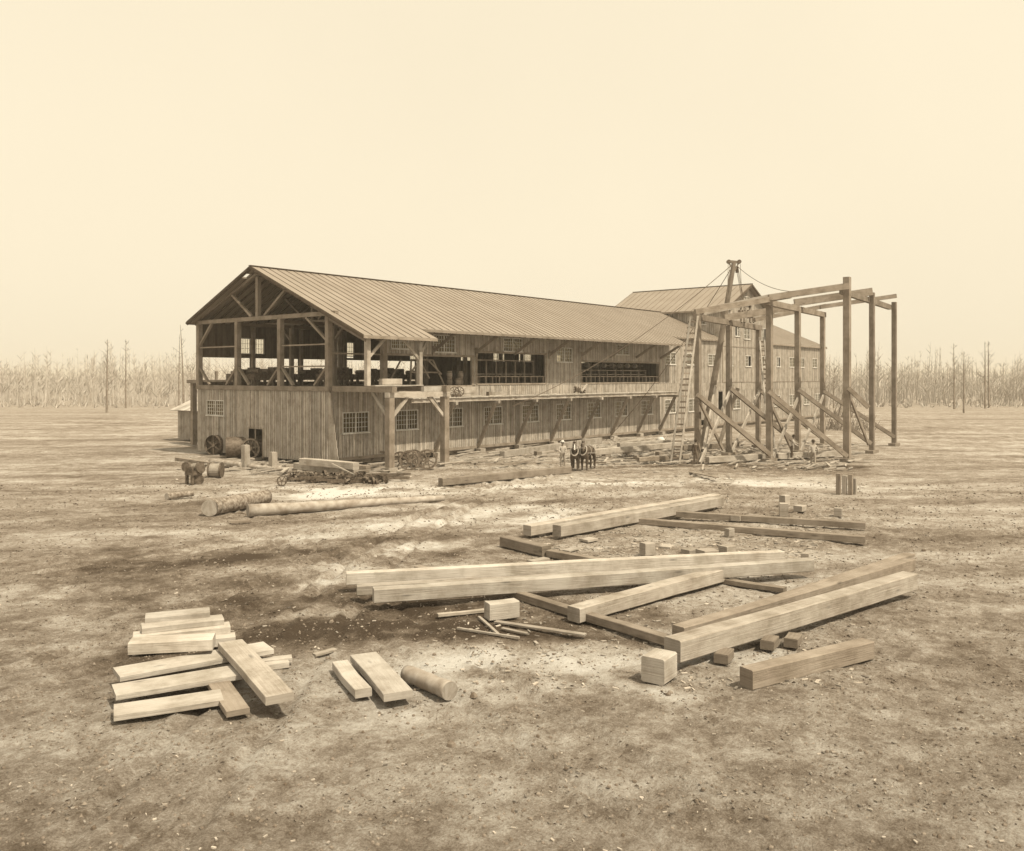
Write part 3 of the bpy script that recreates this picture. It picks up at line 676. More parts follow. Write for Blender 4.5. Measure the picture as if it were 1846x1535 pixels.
# things on the deck
def timber(name, p, q, w, h, label, cat='timber', group=None, mat='timber', sag=0.0, roll=0.0, chamfer=True):
    """p, q: bottom centre line ends; a squared timber as one object, base at p"""
    p = Vector(p); q = Vector(q); d = (q - p); L_ = d.length
    bm = bmesh.new(); nseg = max(2, int(L_ / 1.2))
    ch = min(w, h) * .06
    prof = [(-w / 2 + ch, 0), (w / 2 - ch, 0), (w / 2, ch), (w / 2, h - ch), (w / 2 - ch, h), (-w / 2 + ch, h), (-w / 2, h - ch), (-w / 2, ch)]
    mbt = MB(); rng = random.Random(hash(label) & 0xffff if False else int(abs(p.x * 131 + p.y * 57)))
    tone = rng.random(); u0 = rng.random() * 50; bow = rng.uniform(-.0045, .0045) * min(L_, 9)
    rings = []
    sd = d.cross(Vector((0, 0, 1))).normalized(); up = sd.cross(d).normalized()
    for i in range(nseg + 1):
        t = i / nseg; c = p + d * t; wob = sd * (rng.uniform(-.010, .010) + bow * sin(pi * t)) + up * (rng.uniform(-.006, .006) - sag * sin(pi * t))
        b0 = len(mbt.v)
        for (a, b_) in prof: mbt.v.append(c + wob + sd * (a * (1 + rng.uniform(-.012, .012))) + up * b_)
        rings.append(b0)
    per = [0]
    for k in range(8):
        a, b_ = prof[k], prof[(k + 1) % 8]; per.append(per[-1] + math.dist(a, b_))
    for i in range(nseg):
        for k in range(8):
            r0, r1 = rings[i], rings[i + 1]; k2 = (k + 1) % 8; ua, ub = u0 + L_ * i / nseg, u0 + L_ * (i + 1) / nseg
            mbt.quad([r0 + k, r0 + k2, r1 + k2, r1 + k], [(ua, per[k] + u0), (ua, per[k + 1] + u0), (ub, per[k + 1] + u0), (ub, per[k] + u0)], tone)
    mbt.quad([rings[0] + k for k in range(8)], [(prof[k][0] * .3, prof[k][1]) for k in range(8)], tone * .5); mbt.quad([rings[-1] + k for k in range(8)], [(prof[k][0] * .3, prof[k][1]) for k in range(8)], tone * .5)
    o = mbt.build(name, mat, None, loc=p)
    return tag(o, label, cat, group)
def gt(name, a, b_, w, h, label, z0=0.0, z1=None, **k):
    z1 = z0 if z1 is None else z1
    return timber(name, gp(a[0], a[1], z0), gp(b_[0], b_[1], z1), w, h, label, **k)

timber('timber_block', (39.9, 44.3, 5.46), (41.7, 44.3, 5.46), .35, .42, 'short squared block lying on the corner platform between two eave posts', cat='block', mat='timber')
timber('box', (53.6, 46.6, 4.5), (55.7, 46.6, 4.5), .3, .3, 'long low box on the deck against the pale siding', cat='box', mat='timber')
timber('timber_block', (53.0, 46.2, 4.5), (53.4, 46.2, 4.5), .3, .32, 'small dark block on the deck beside the low box', cat='block', mat='timber_dull')
DS_ = [((48.9, 45.6), (50.6, 46.1)), ((50.4, 46.3), (51.6, 45.7)), ((52.2, 45.4), (54.2, 45.5)), ((53.9, 46.0), (54.8, 45.3)), ((56.2, 45.8), (58.0, 46.2)), ((58.4, 45.6), (59.7, 46.3)), ((60.0, 45.4), (61.3, 45.6))]
lab = ['beside the iron wheel pair', 'crossing toward the opening post', 'along the outer edge below the middle opening', 'slanting by the low box', 'right of the low box', 'slanting toward the dark scrap heap', 'just left of the dark scrap heap']
for (a, b_), l in zip(DS_, lab): timber('loose_board', (*a, 4.5 + random.uniform(.0, .01)), (*b_, 4.52), .2, .04, 'loose board end on the deck, ' + l, cat='board', group='loose boards on the deck', mat='deck')
def gearwheel(name, c, axis, R_, w, spokes, label, cat='wheel', group=None, mat='iron', parent=None, hub=.22):
    c = Vector(c); ax = Vector(axis).normalized()
    t = thing(name, c, label, cat, group) if parent is None else parent
    ref = Vector((0, 0, 1)) if abs(ax.z) < .9 else Vector((1, 0, 0)); a = ax.cross(ref).normalized(); b_ = ax.cross(a)
    mb = MB(); n = 28; th = R_ * .17
    for k in range(n):
        t0, t1 = 2 * pi * k / n, 2 * pi * (k + 1) / n
        q = []
        for tt in (t0, t1):
            d = a * cos(tt) + b_ * sin(tt); q += [c + d * R_ - ax * w / 2, c + d * R_ + ax * w / 2, c + d * (R_ - th) + ax * w / 2, c + d * (R_ - th) - ax * w / 2]
        b0 = len(mb.v); mb.v += q
        for i in range(4): j = (i + 1) % 4; mb.quad([b0 + i, b0 + j, b0 + 4 + j, b0 + 4 + i], [(0, 0), (0, .1), (.1, .1), (.1, 0)], .5)
    mb.build('rim', mat, t)
    for k in range(spokes):
        tt = 2 * pi * k / spokes + .3; d = a * cos(tt) + b_ * sin(tt); mb = MB(); mb.beam(c + d * R_ * .15, c + d * (R_ - th * .9), R_ * .1, w * .45, up=ax); mb.build('spoke', mat, t)
    mb = MB(); mb.tube([c - ax * w * .7, c + ax * w * .7], R_ * hub, 14); mb.build('hub', mat, t)
    return t
t = thing('wheel_set', (44.6, 45.3, 4.5), 'pair of dark iron wheels on an axle standing on the near end of the deck', 'wheels')
for px in (819, 828):
    p = yp(px, 703, 45.3); gearwheel('', (p.x, 45.3, 4.5 + .4), (-.8, -.6, 0), .38, .12, 8, '', mat='iron', parent=t)
mb = MB(); mb.beam((yp(817, 703, 45.3).x, 45.35, 4.6), (yp(830, 703, 45.3).x, 45.35, 4.6), .3, .2); mb.build('bed', 'iron', t)
t = thing('scrap_heap', (65.0, 45.6, 4.5), 'dark heap of iron scrap on the deck', 'heap')
mb = MB()
for k in range(16):
    a = Vector((64.3 + random.random() * 1.5, 45.3 + random.random() * .7, 4.55 + random.random() * .3)); mb.beam(a, a + Vector((random.uniform(-.4, .4), random.uniform(-.3, .3), random.uniform(0, .35))), random.uniform(.06, .2), random.uniform(.05, .14))
mb.build('scrap', 'iron', t)
mb = MB(); mb.beam((64.9, 45.4, 4.7), (65.9, 45.5, 5.35), .16, .1); mb.build('lever', 'timber', t)

# ---------------------------------------------------------------- trestle under construction
tre = thing('timber_trestle', gp(1257, 838), 'tall unfinished timber trestle of posts, caps and long stringers right of the mill', 'trestle')
def tpost(px, ybot, ytop, d, w=.36):
    b_ = dp(px, HOR, d); zt = CAMH + (HOR - ytop) * d / FPX
    mb = MB(); mb.box(-w / 2, w / 2, -w / 2, w / 2, 0, 1)
    mb = MB(); a = Vector((b_.x, b_.y, 0)); mb.beam(a + Vector((0, 0, -.1)), Vector((b_.x, b_.y, zt)), w, w, up=(0, 1, 0)); mb.build('post', 'frame', tre)
    return Vector((b_.x, b_.y, zt))
A1 = tpost(1258, 838, 578, 61.6); A2 = tpost(1314, 822, 588, 67.5); A3 = tpost(1367, 805, 596, 75.0)
B1 = tpost(1387, 833, 552, 62.5, .38); B2 = tpost(1438, 822, 562, 69.2, .38); B3 = tpost(1483, 805, 572, 76.5)
C1 = tpost(1527, 835, 500, 62.5, .44); C2 = tpost(1572, 824, 528, 69.5); C3 = tpost(1612, 806, 545, 77)
def tb(p, q, w, h, name='brace', mat='frame', off=Vector((0, 0, 0))):
    mb = MB(); mb.beam(Vector(p) + off, Vector(q) + off, w, h); return mb.build(name, mat, tre)
up_ = Vector((0, 0, 1))
for a, b_ in ((A1, A3), (B1, B3)):
    d = (b_ - a).normalized(); za = min(a.z, b_.z)
    tb(a - d * .6 + up_ * .22, b_ + d * .6 + up_ * .22, .36, .42, 'cap', 'timber_dull')
capC = (C1 - up_ * 1.6, C3 - up_ * .3)
tb(Vector((C1.x, C1.y, 12.1)), Vector((C3.x, C3.y, 12.1)), .3, .42, 'cap', 'timber_dull', off=Vector((-.3, .3, 0)))
# stringers: (start px,py,d) -> (end)
def st(p, q, w=.34, h=.42, mat='timber_dull'):
    a = dp(*p); b_ = dp(*q); tb(a, b_, w, h, 'stringer', mat)
st((1253, 562.5, 60.3), (1424, 534, 62.5), .3, .36); st((1386, 537, 62.0), (1529, 516, 61.8), .34, .44); st((1268, 562.5, 61.4), (1388, 537, 62.6), .12, .5, 'timber')
st((1305, 573.5, 67.2), (1438, 553, 69.0), .3, .5); st((1432, 546.5, 69.5), (1572, 526, 69.0), .36, .58)
st((1360, 577, 75), (1488, 552, 76.4), .34, .36); st((1478, 554, 76.2), (1615, 534, 76.5), .34, .36); st((1370, 560, 72.5), (1440, 548, 73.4), .2, .14, 'timber')
# long raking braces and cross braces
def br(a, b_, w=.3, h=.3, mat='timber_dull'): tb(dp(*a), dp(*b_), w, h, 'brace', mat)
for a, b_ in (((1257, 712, 60.1), (1388, 820, 61.9)), ((1316, 700, 67.0), (1436, 800, 68.6)), ((1367, 702, 74.7), (1482, 790, 76)), ((1386, 706, 62.0), (1527, 823, 61.9)), ((1439, 703, 68.8), (1570, 800, 69)), ((1484, 705, 76), (1612, 788, 76.5)), ((1529, 700, 62.2), (1566, 735, 62))): br(a, b_, .27, .30)
def lt(a, b_, m_='timber'): br(a, b_, .12, .3, m_)
lt((1316, 706, 67.1), (1262, 836, 60.4)); lt((1369, 706, 74.6), (1319, 816, 67.5)); lt((1261, 724, 60.3), (1303, 810, 66.5), 'frame')
lt((1441, 712, 69.4), (1393, 826, 62.6)); lt((1389, 728, 62.9), (1428, 812, 68.4), 'frame'); lt((1485, 712, 76.2), (1443, 815, 69)); lt((1290, 697, 65.5), (1268, 812, 61.5))
lt((1531, 712, 62.6), (1565, 800, 69), 'frame'); lt((1330, 700, 70), (1297, 800, 70), 'frame')
# footing sills
for p in (A1, A2, A3, B1, B2, B3, C1, C2, C3):
    mb = MB(); mb.box(p.x - .7, p.x + .7, p.y - .3, p.y + .3, -.1, .22); mb.build('footing_block', 'timber_dull', tre)
# gin pole with tackle
ptop = dp(1323, 474, 70.0); pbot = gp(1266, 813); pbot = Vector((pbot.x, pbot.y, 0))
gin = thing('gin_pole', pbot, 'leaning gin pole mast with cross head and tackle ropes beside the trestle', 'mast')
mb = MB(); mb.tube([pbot, (pbot + ptop) / 2, ptop], [.28, .24, .18], 10); mb.build('mast', 'frame', gin)
dv = (RT * 1).normalized()
mb = MB(); mb.beam(ptop - dv * .48 + up_ * .1, ptop + dv * .5 + up_ * .02, .2, .2); mb.build('cross_head', 'timber_dull', gin)
for s in (-1, 1):
    mb = MB(); c = ptop + dv * .42 * s + up_ * .08; mb.tube([c - FW * .12, c + FW * .12], .16, 12); mb.build('sheave', 'iron', gin)
    mb = MB(); mb.beam(ptop - up_ * .75, ptop + dv * .38 * s - up_ * .02, .09, .1); mb.build('bracket', 'frame', gin)
mb = MB(); c = ptop + dv * .25 - up_ * .55; mb.beam(c + up_ * .25, c - up_ * .25, .14, .2); mb.build('tackle_block', 'iron', gin)
def rope(parent, p, q, sag, r_=.022, label=None, mat='rope'):
    p = Vector(p); q = Vector(q); mb = MB(); mb.tube([p.lerp(q, i / 14) - up_ * (sag * 4 * (i / 14) * (1 - i / 14)) for i in range(15)], r_, 5); return mb.build('rope', mat, parent)
tk = dp(1343, 560, 71)
for dx, e in ((.2, dp(1341.5, 560, 71)), (.28, tk), (.36, dp(1344, 558, 71))): rope(gin, ptop + dv * dx - up_ * .5, e, 0.05, .02)
rope(gin, ptop + dv * .5, dp(1338, 546, 70), .0, .02); rope(gin, ptop - dv * .45, dp(1311, 560, 68.5), 0, .02); rope(gin, ptop - dv * .3, dp(1306, 575, 68.5), 0.0, .02)
mb = MB(); mb.beam(tk, tk - up_ * .5, .1, .1); mb.build('hook', 'iron', gin)
rope(gin, ptop - dv * .3 - up_ * .3, yp(924, 733, 44.75), 1.0, .028); rope(gin, ptop - dv * .3 - up_ * .6, gp(1092, 795), .8, .028); rope(gin, ptop + dv * .35 - up_ * .35, dp(1442, 526, 62.4), .55, .024)

def ladder(p, q, wv, n, label, w=.55):
    p = Vector(p); q = Vector(q); wv = Vector(wv).normalized() * w / 2
    t = thing('ladder', p, label, 'ladder', 'ladders on the trestle')
    for s in (-1, 1): mb = MB(); mb.beam(p + wv * s, q + wv * s * .8, .09, .13, up=wv); mb.build('rail', 'batten', t)
    for i in range(1, n):
        c = p.lerp(q, i / n); mb = MB(); mb.beam(c - wv * 1.2 + FW * .02, c + wv * 1.2 + FW * .02, .07, .12); mb.build('rung', 'iron_light' if i % 4 else 'frame', t)  # wooden rungs; their shadows are put into the dark colour
ladder(gp(1217, 836), dp(1251.5, 570, 59.6), RT, 26, 'long wooden ladder leaning on the near left corner post', w=.62)
ladder(gp(1392, 812), dp(1373, 608, 74.2), RT + FW * .2, 24, 'wooden ladder leaning on the back post beside the dark open window', w=.5)

# ---------------------------------------------------------------- people
def seg_closest(p, a, b_):
    ab = b_ - a; t = max(0, min(1, (p - a).dot(ab) / max(ab.length_squared, 1e-9))); return (p - (a + ab * t)).length
def skin_mesh(name, joints, edges, radii, root, mats, edge_mat, sub=2, extra=None):
    names = list(joints); me = bpy.data.meshes.new(name)
    me.from_pydata([joints[n] for n in names], [(names.index(a), names.index(b_)) for a, b_ in edges], [])
    o = bpy.data.objects.new(name, me); COL.objects.link(o)
    sm = o.modifiers.new('skin', 'SKIN'); sm.use_smooth_shade = True
    for i, n in enumerate(names):
        sv = me.skin_vertices[0].data[i]; r_ = radii[n]; sv.radius = r_ if isinstance(r_, tuple) else (r_, r_); sv.use_root = (n == root)
    ss = o.modifiers.new('sub', 'SUBSURF'); ss.levels = sub; ss.render_levels = sub
    dg = bpy.context.evaluated_depsgraph_get(); ev = o.evaluated_get(dg); m2 = bpy.data.meshes.new_from_object(ev)
    o.modifiers.clear(); o.data = m2; m2.name = name
    m2.materials.clear()
    for m_ in mats: m2.materials.append(M[m_])
    segs = [(Vector(joints[a]), Vector(joints[b_]), edge_mat.get((a, b_), 0)) for a, b_ in edges]
    for p in m2.polygons:
        c = p.center; p.use_smooth = True
        p.material_index = min(segs, key=lambda s_: seg_closest(c, s_[0], s_[1]))[2]
    return o
def person(loc, face, label, shirt, legs, hat, pose='stand', cat='person', arms=None, lean=0.0):
    """local frame: +x is forward, y left"""
    hz = {'stand': .93, 'stride': .9, 'sit': 0.0}[pose]
    J = {}
    hipz = hz; J['pelvis'] = (0, 0, hipz); lx = lean
    J['belly'] = (lx * .3, 0, hipz + .18); J['chest'] = (lx * .7, 0, hipz + .40); J['neck'] = (lx + .01, 0, hipz + .55); J['jaw'] = (lx + .05, 0, hipz + .62); J['head'] = (lx + .03, 0, hipz + .73); J['crown'] = (lx + .02, 0, hipz + .81)
    E_ = [('pelvis', 'belly'), ('belly', 'chest'), ('chest', 'neck'), ('neck', 'jaw'), ('jaw', 'head'), ('head', 'crown')]
    R_ = dict(pelvis=(.14, .11), belly=(.135, .10), chest=(.16, .115), neck=.058, jaw=.07, head=(.082, .095), crown=.06)
    for s, n in ((1, 'l'), (-1, 'r')):
        J['hip' + n] = (0, s * .10, hipz - .04)
        if pose == 'sit': J['knee' + n] = (.42, s * .13, hipz - .02); J['ank' + n] = (.40, s * .14, hipz - .45); J['toe' + n] = (.58, s * .15, hipz - .52)
        elif pose == 'stride': J['knee' + n] = (.12 * s + .04, s * .11, .49); J['ank' + n] = (.22 * s, s * .10, .09); J['toe' + n] = (.22 * s + .17, s * .12, .04)
        else: J['knee' + n] = (.03, s * .12, .49); J['ank' + n] = (0, s * .13, .09); J['toe' + n] = (.18, s * .15, .04)
        J['sho' + n] = (lx * .8, s * .19, hipz + .47)
        am = arms[0 if s > 0 else 1] if arms else ((.02, .26, .18), (.10, .27, -.06))
        (ex, ey, ez), (wx, wy, wz) = am
        J['elb' + n] = (lx * .8 + ex, s * ey, hipz + ez); J['wri' + n] = (lx * .8 + wx, s * wy, hipz + wz)
        d = (Vector(J['wri' + n]) - Vector(J['elb' + n])).normalized(); w_ = Vector(J['wri' + n])
        J['palm' + n] = tuple(w_ + d * .06)
        E_ += [('pelvis', 'hip' + n), ('hip' + n, 'knee' + n), ('knee' + n, 'ank' + n), ('ank' + n, 'toe' + n), ('chest', 'sho' + n), ('sho' + n, 'elb' + n), ('elb' + n, 'wri' + n), ('wri' + n, 'palm' + n)]
        R_.update({'hip' + n: .095, 'knee' + n: .065, 'ank' + n: .05, 'toe' + n: .045, 'sho' + n: .07, 'elb' + n: .05, 'wri' + n: .034, 'palm' + n: (.042, .025)})
        sd = Vector((0, 1, 0)) if abs(d.y) < .8 else Vector((1, 0, 0)); fwd = d.cross(sd).normalized(); base = Vector(J['palm' + n])
        for k in range(4):
            f0 = base + d * .03 + sd * (k - 1.5) * .019; ln = (.075, .085, .08, .062)[k]
            J['f%d%s' % (k, n)] = tuple(f0 + d * ln * .5); J['g%d%s' % (k, n)] = tuple(f0 + d * ln * .85 + fwd * .018)
            E_ += [('palm' + n, 'f%d%s' % (k, n)), ('f%d%s' % (k, n), 'g%d%s' % (k, n))]; R_['f%d%s' % (k, n)] = .009; R_['g%d%s' % (k, n)] = .008
        J['th' + n] = tuple(base + sd * -.05 + d * .02); E_.append(('palm' + n, 'th' + n)); R_['th' + n] = .01
    em = {}
    for a, b_ in E_:
        k = 0
        if a in ('pelvis', 'belly', 'chest') and b_ in ('belly', 'chest') : k = 1
        if b_[:3] in ('sho', 'elb', 'wri') : k = 1
        if b_[:3] in ('hip', 'kne', 'ank'): k = 2
        if b_[:3] == 'toe': k = 3
        em[(a, b_)] = k
    t = thing('person', loc, label, cat, rz=face)
    o = skin_mesh('body', J, E_, R_, 'pelvis', ['skin', shirt, legs, 'hat_dark'], em, 1); o.parent = t
    # face: nose, ears, brows on the head; hair and hat as children
    hd = Vector(J['head'])
    def lm(mbx, name, mat): ob = mbx.build(name, mat); ob.parent = t; return ob
    mb = MB(); mb.tube([hd + Vector((.085, 0, -.01)), hd + Vector((.115, 0, -.045))], [.010, .018], 6)
    for s in (-1, 1): mb.tube([hd + Vector((-.01, s * .085, -.03)), hd + Vector((0, s * .1, .02))], [.012, .018], 6)
    mb.tube([hd + Vector((.086, -.02, -.085)), hd + Vector((.086, .02, -.085))], .007, 5)
    lm(mb, 'face', 'skin')
    mb = MB()
    for s in (-1, 1): mb.tube([hd + Vector((.085, s * .03, .0)), hd + Vector((.094, s * .03, .0))], .011, 6)
    lm(mb, 'eyes', 'hat_dark')
    mb = MB(); mb.tube([hd + Vector((-.03, 0, -.05)), hd + Vector((-.02, 0, .03)), hd + Vector((-.012, 0, .09))], [.075, .095, .07], 10); lm(mb, 'hair', 'hat_dark')
    if hat:
        mb = MB(); mb.tube([hd + Vector((0, 0, .055)), hd + Vector((0, 0, .068))], .175, 16); mb.tube([hd + Vector((0, 0, .066)), hd + Vector((0, 0, .13)), hd + Vector((0, 0, .175))], [.105, .1, .075], 12); lm(mb, 'hat', hat)
    return t
TOCAM = lambda p: math.atan2(-p[1], -p[0])
p = gp(1014, 844); person(p, TOCAM(p) + .25, 'teamster in a pale shirt, loose work trousers and pale hat at the horses\' left', 'shirt_light', 'overalls', 'hat_pale', 'stand', arms=(((.14, .22, .2), (.33, .1, .22)), ((.1, .27, .2), (.28, .16, .12))))
p = gp(1254, 840); person(p, TOCAM(p) + 2.7, 'workman in dark coat at the foot of the left corner post', 'shirt_dark', 'trousers', 'hat_dark', 'stand')
p = gp(1427, 829); person(p, TOCAM(p) + 1.5, 'workman in pale shirt and dark trousers in front of the middle trestle post', 'shirt_light', 'shirt_dark', 'hat_dark', 'stand', lean=.12, arms=(((.2, .2, .25), (.4, .15, .2)), ((.15, .25, .2), (.35, .2, .1))))
p = gp(1466, 841); person(p, TOCAM(p) + 3.3, 'workman in pale shirt walking away right of the middle trestle post', 'shirt_light', 'overalls', 'hat_dark', 'stride', arms=(((-.05, .29, .2), (.05, .33, -.02)), ((.08, .29, .2), (.2, .3, .05))))
for px, w_, h_ in ((1334, 'left of two workmen sitting on the back cap of the trestle', 'hat_dark'), (1350, 'right of two workmen sitting on the back cap of the trestle', 'hat_dark')):
    p = dp(px, 571.5, 70.5); person(p, TOCAM(p) + .5, w_, 'shirt_dark', 'trousers', h_, 'sit', lean=.12, arms=(((.12, .2, .22), (.3, .14, .06)), ((.12, .2, .22), (.3, .14, .06))))

# ---------------------------------------------------------------- horses
def horse(loc, face, label, coat, turn=0.0, group='team of two harnessed horses', scale=.95):
    J = dict(
        rump=(-.85, 0, 1.38), loin=(-.45, 0, 1.36), back=(-.05, 0, 1.30), withers=(.38, 0, 1.36), chest=(.62, 0, 1.15), brisket=(.66, 0, .98),
        neck1=(.80, .02 * turn, 1.48), neck2=(.98, .07 * turn, 1.70), poll=(1.06, .12 * turn, 1.86), cheek=(1.17, .17 * turn, 1.74), nose=(1.27, .24 * turn, 1.46), muzzle=(1.31, .26 * turn, 1.32))
    R_ = dict(rump=(.31, .30), loin=(.32, .32), back=(.33, .36), withers=(.29, .33), chest=(.29, .30), brisket=(.22, .22), neck1=(.19, .25), neck2=(.15, .20), poll=(.12, .14), cheek=(.135, .16), nose=(.10, .11), muzzle=(.09, .09))
    E_ = [('rump', 'loin'), ('loin', 'back'), ('back', 'withers'), ('withers', 'chest'), ('chest', 'brisket'), ('withers', 'neck1'), ('neck1', 'neck2'), ('neck2', 'poll'), ('poll', 'cheek'), ('cheek', 'nose'), ('nose', 'muzzle')]
    for s, n in ((1, 'l'), (-1, 'r')):
        fo = .05 * s * (1 if turn >= 0 else -1)
        J.update({'stif' + n: (-.72, s * .20, 1.02), 'hgas' + n: (-.78, s * .18, .80), 'hock' + n: (-1.0 + fo, s * .17, .56), 'hfet' + n: (-.93 + fo, s * .17, .14), 'hhoof' + n: (-.86 + fo, s * .17, .05),
                  'elbow' + n: (.50, s * .20, .88), 'fknee' + n: (.54 + fo, s * .19, .50), 'ffet' + n: (.53 + fo, s * .19, .14), 'fhoof' + n: (.60 + fo, s * .19, .05)})
        R_.update({'stif' + n: (.15, .19), 'hgas' + n: (.10, .13), 'hock' + n: .085, 'hfet' + n: .068, 'hhoof' + n: .09, 'elbow' + n: (.13, .15), 'fknee' + n: .085, 'ffet' + n: .068, 'fhoof' + n: .09})
        E_ += [('rump', 'stif' + n), ('stif' + n, 'hgas' + n), ('hgas' + n, 'hock' + n), ('hock' + n, 'hfet' + n), ('hfet' + n, 'hhoof' + n), ('chest', 'elbow' + n), ('elbow' + n, 'fknee' + n), ('fknee' + n, 'ffet' + n), ('ffet' + n, 'fhoof' + n)]
        J['ear' + n] = (1.0, .12 * turn + s * .09, 1.98); J['eart' + n] = (1.03, .12 * turn + s * .12, 2.13); R_['ear' + n] = .035; R_['eart' + n] = .012
        E_ += [('poll', 'ear' + n), ('ear' + n, 'eart' + n)]
    t = thing('horse', loc, label, 'horse', group, rz=face); t.scale = (scale,) * 3
    o = skin_mesh('body', J, E_, R_, 'back', [coat], {}, 1); o.parent = t
    def add(mb, name, mat): ob = mb.build(name, mat); ob.parent = t
    mb = MB(); mb.tube([(-1.08, 0, 1.42), (-1.22, 0, 1.25), (-1.24, 0, .9), (-1.2, 0, .55)], [.05, .08, .09, .03], 8); add(mb, 'tail', 'mane')
    mb = MB()
    for a, b_ in (((.45, 0, 1.62), (.78, .02 * turn, 1.76)), ((.78, .02 * turn, 1.76), (.93, .07 * turn, 1.95)), ((.93, .07 * turn, 1.95), (1.05, .12 * turn, 2.05)), ((1.05, .12 * turn, 2.03), (1.17, .15 * turn, 1.93))): mb.beam(a, b_, .05, .12)
    add(mb, 'mane', 'mane')
    # collar, hames, girth, back strap, bridle, traces
    def ring(c, ax, a, b_, r_, n=18):
        c = Vector(c); ax = Vector(ax).normalized(); y = Vector((0, 1, 0)); z = ax.cross(y).normalized(); pts = [c + y * a * cos(2 * pi * k / n) + z * b_ * sin(2 * pi * k / n) for k in range(n + 1)]
        mb.tube(pts, r_, 6, cap=False)
    mb = MB(); ring((.74, 0, 1.38), (.8, 0, .45), .24, .35, .04); add(mb, 'collar', 'leather')
    mb = MB(); ring((.15, 0, 1.30), (1, 0, 0), .345, .375, .022); ring((-.45, 0, 1.36), (1, 0, 0), .34, .34, .018); mb.tube([(.55, 0, 1.66), (.1, 0, 1.64), (-.5, 0, 1.67), (-1.0, 0, 1.6)], .02, 6)
    for s in (-1, 1): mb.tube([(.62, s * .27, 1.2), (.1, s * .34, 1.18), (-.8, s * .30, 1.1), (-1.3, s * .25, .8)], .022, 6)
    add(mb, 'harness', 'leather')
    mb = MB(); ring((1.24, .20 * turn, 1.56), (.3, .2 * turn, -.9), .125, .13, .016); ring((1.11, .14 * turn, 1.83), (.4, .2 * turn, -.85), .14, .15, .016)
    for s in (-1, 1): mb.tube([(1.12, .14 * turn + s * .135, 1.84), (1.24, .21 * turn + s * .12, 1.56)], .014, 6)
    add(mb, 'bridle', 'leather')
    mb = MB()
    for s in (-1, 1): mb.tube([(1.20, .15 * turn + s * .105, 1.78), (1.215, .15 * turn + s * .12, 1.775)], .025, 8)
    add(mb, 'eyes', 'mane')
    if coat == 'horse': mb = MB(); mb.beam((1.255, .155 * turn, 1.84), (1.375, .235 * turn, 1.50), .075, .05, up=(1, 0, .4)); add(mb, 'blaze', 'blaze')
    return t
h1 = gp(1037, 851); fcam = TOCAM(h1)
back = Vector((cos(fcam), sin(fcam), 0))
horse(h1 - back * .9, fcam - .06, 'dark harnessed horse with a white blaze, left of the pair, facing the camera', 'horse', turn=.2)
h2 = gp(1056, 850); horse(h2 - back * .8 + RT * .12, fcam - .40, 'brown harnessed horse with head turned, right of the pair', 'horse2', turn=.9)
p = gp(1072, 848); t = thing('whiffletree', p, 'wooden draw bar and chain behind the right horse', 'draw bar')
mb = MB(); q = p - back * 1.6; sd = Vector((-back.y, back.x, 0)); mb.beam(q - sd * 1.0 + up_ * .35, q + sd * .8 + up_ * .35, .1, .1); mb.build('bar', 'timber_dull', t)
mb = MB(); mb.tube([q + up_ * .35, q - back * .8 + up_ * .1, q - back * 1.6 + up_ * .05], .04, 6); mb.build('chain', 'iron', t)

# ---------------------------------------------------------------- ironwork in the yard
Gp = 'spoked iron wheels between the deck posts'
for px, py, R_, ax, l in ((722, 849, .62, (-.75, -.65, 0), 'leftmost spoked iron wheel, leaning against the near deck post'), (738, 849, .66, (-.6, -.8, 0), 'second spoked iron wheel from the left, standing in front of the others'),
                         (747, 842, .58, (-.8, -.6, 0), 'spoked iron wheel standing behind the second from the left'), (757, 843, .5, (-.5, -.85, 0), 'smallest spoked iron wheel, half hidden before the rightmost'), (770, 847, .66, (-.62, -.78, 0), 'rightmost spoked iron wheel with its round hub facing the yard')):
    p = gp(px, py); gearwheel('spoked_wheel', (p.x, p.y, R_), ax, R_, .16, 8, l, group=Gp, mat='iron_light')
def drum(c0, c1, R_, label, cat='drum'):
    c0 = Vector(c0); c1 = Vector(c1); t = thing('iron_drum', ((c0 + c1) / 2).xy.to_3d(), label, cat, 'iron drums by the end wall'); t_loc = t.location
    ax = (c1 - c0).normalized()
    mb = MB(); mb.tube([c0, c1], R_, 28, cap=False); mb.tube([c0, c1], R_ - .04, 28, cap=False); mb.build('shell', 'iron', t)
    mb = MB(); mb.tube([c0 + ax * .35, c0 + ax * .4], R_ - .05, 28); mb.build('end_plate', 'iron', t)
    mb = MB(); mb.tube([c0 + ax * .05, c0 + ax * .45], .14, 12); mb.build('hub', 'iron_light', t)
    for k in range(6):
        a = pi * 2 * k / 6; z = up_; s_ = ax.cross(z).normalized(); d = z * cos(a) + s_ * sin(a); mb = MB(); mb.beam(c0 + ax * .12 + d * .1, c0 + ax * .12 + d * (R_ - .05), .08, .1, up=ax); mb.build('spoke', 'iron', t)
    return t
p = gp(383, 822); R1 = .78 ; d_ = Vector((.35, -.93, 0))
drum(Vector((p.x, p.y, R1)), Vector((p.x, p.y, R1)) + Vector((.9, .25, 0)) , R1, 'large short iron drum, leftmost before the end wall')
p = gp(408, 826); drum(Vector((p.x, p.y, R1)), Vector((p.x, p.y, R1)) + Vector((2.2, -1.6, 0)), R1, 'long iron drum lying between the leftmost drum and the doorway')
p = gp(452, 828); gearwheel('spoked_wheel', (p.x, p.y, .76), (-.9, -.45, .1), .76, .18, 6, 'big spoked pulley wheel leaning before the dark doorway', mat='iron_light')
p = gp(389, 862); t = thing('wooden_pulley', p, 'short wooden pulley with dark flanges standing in the left yard', 'pulley'); ax = Vector((.65, -.76, 0))
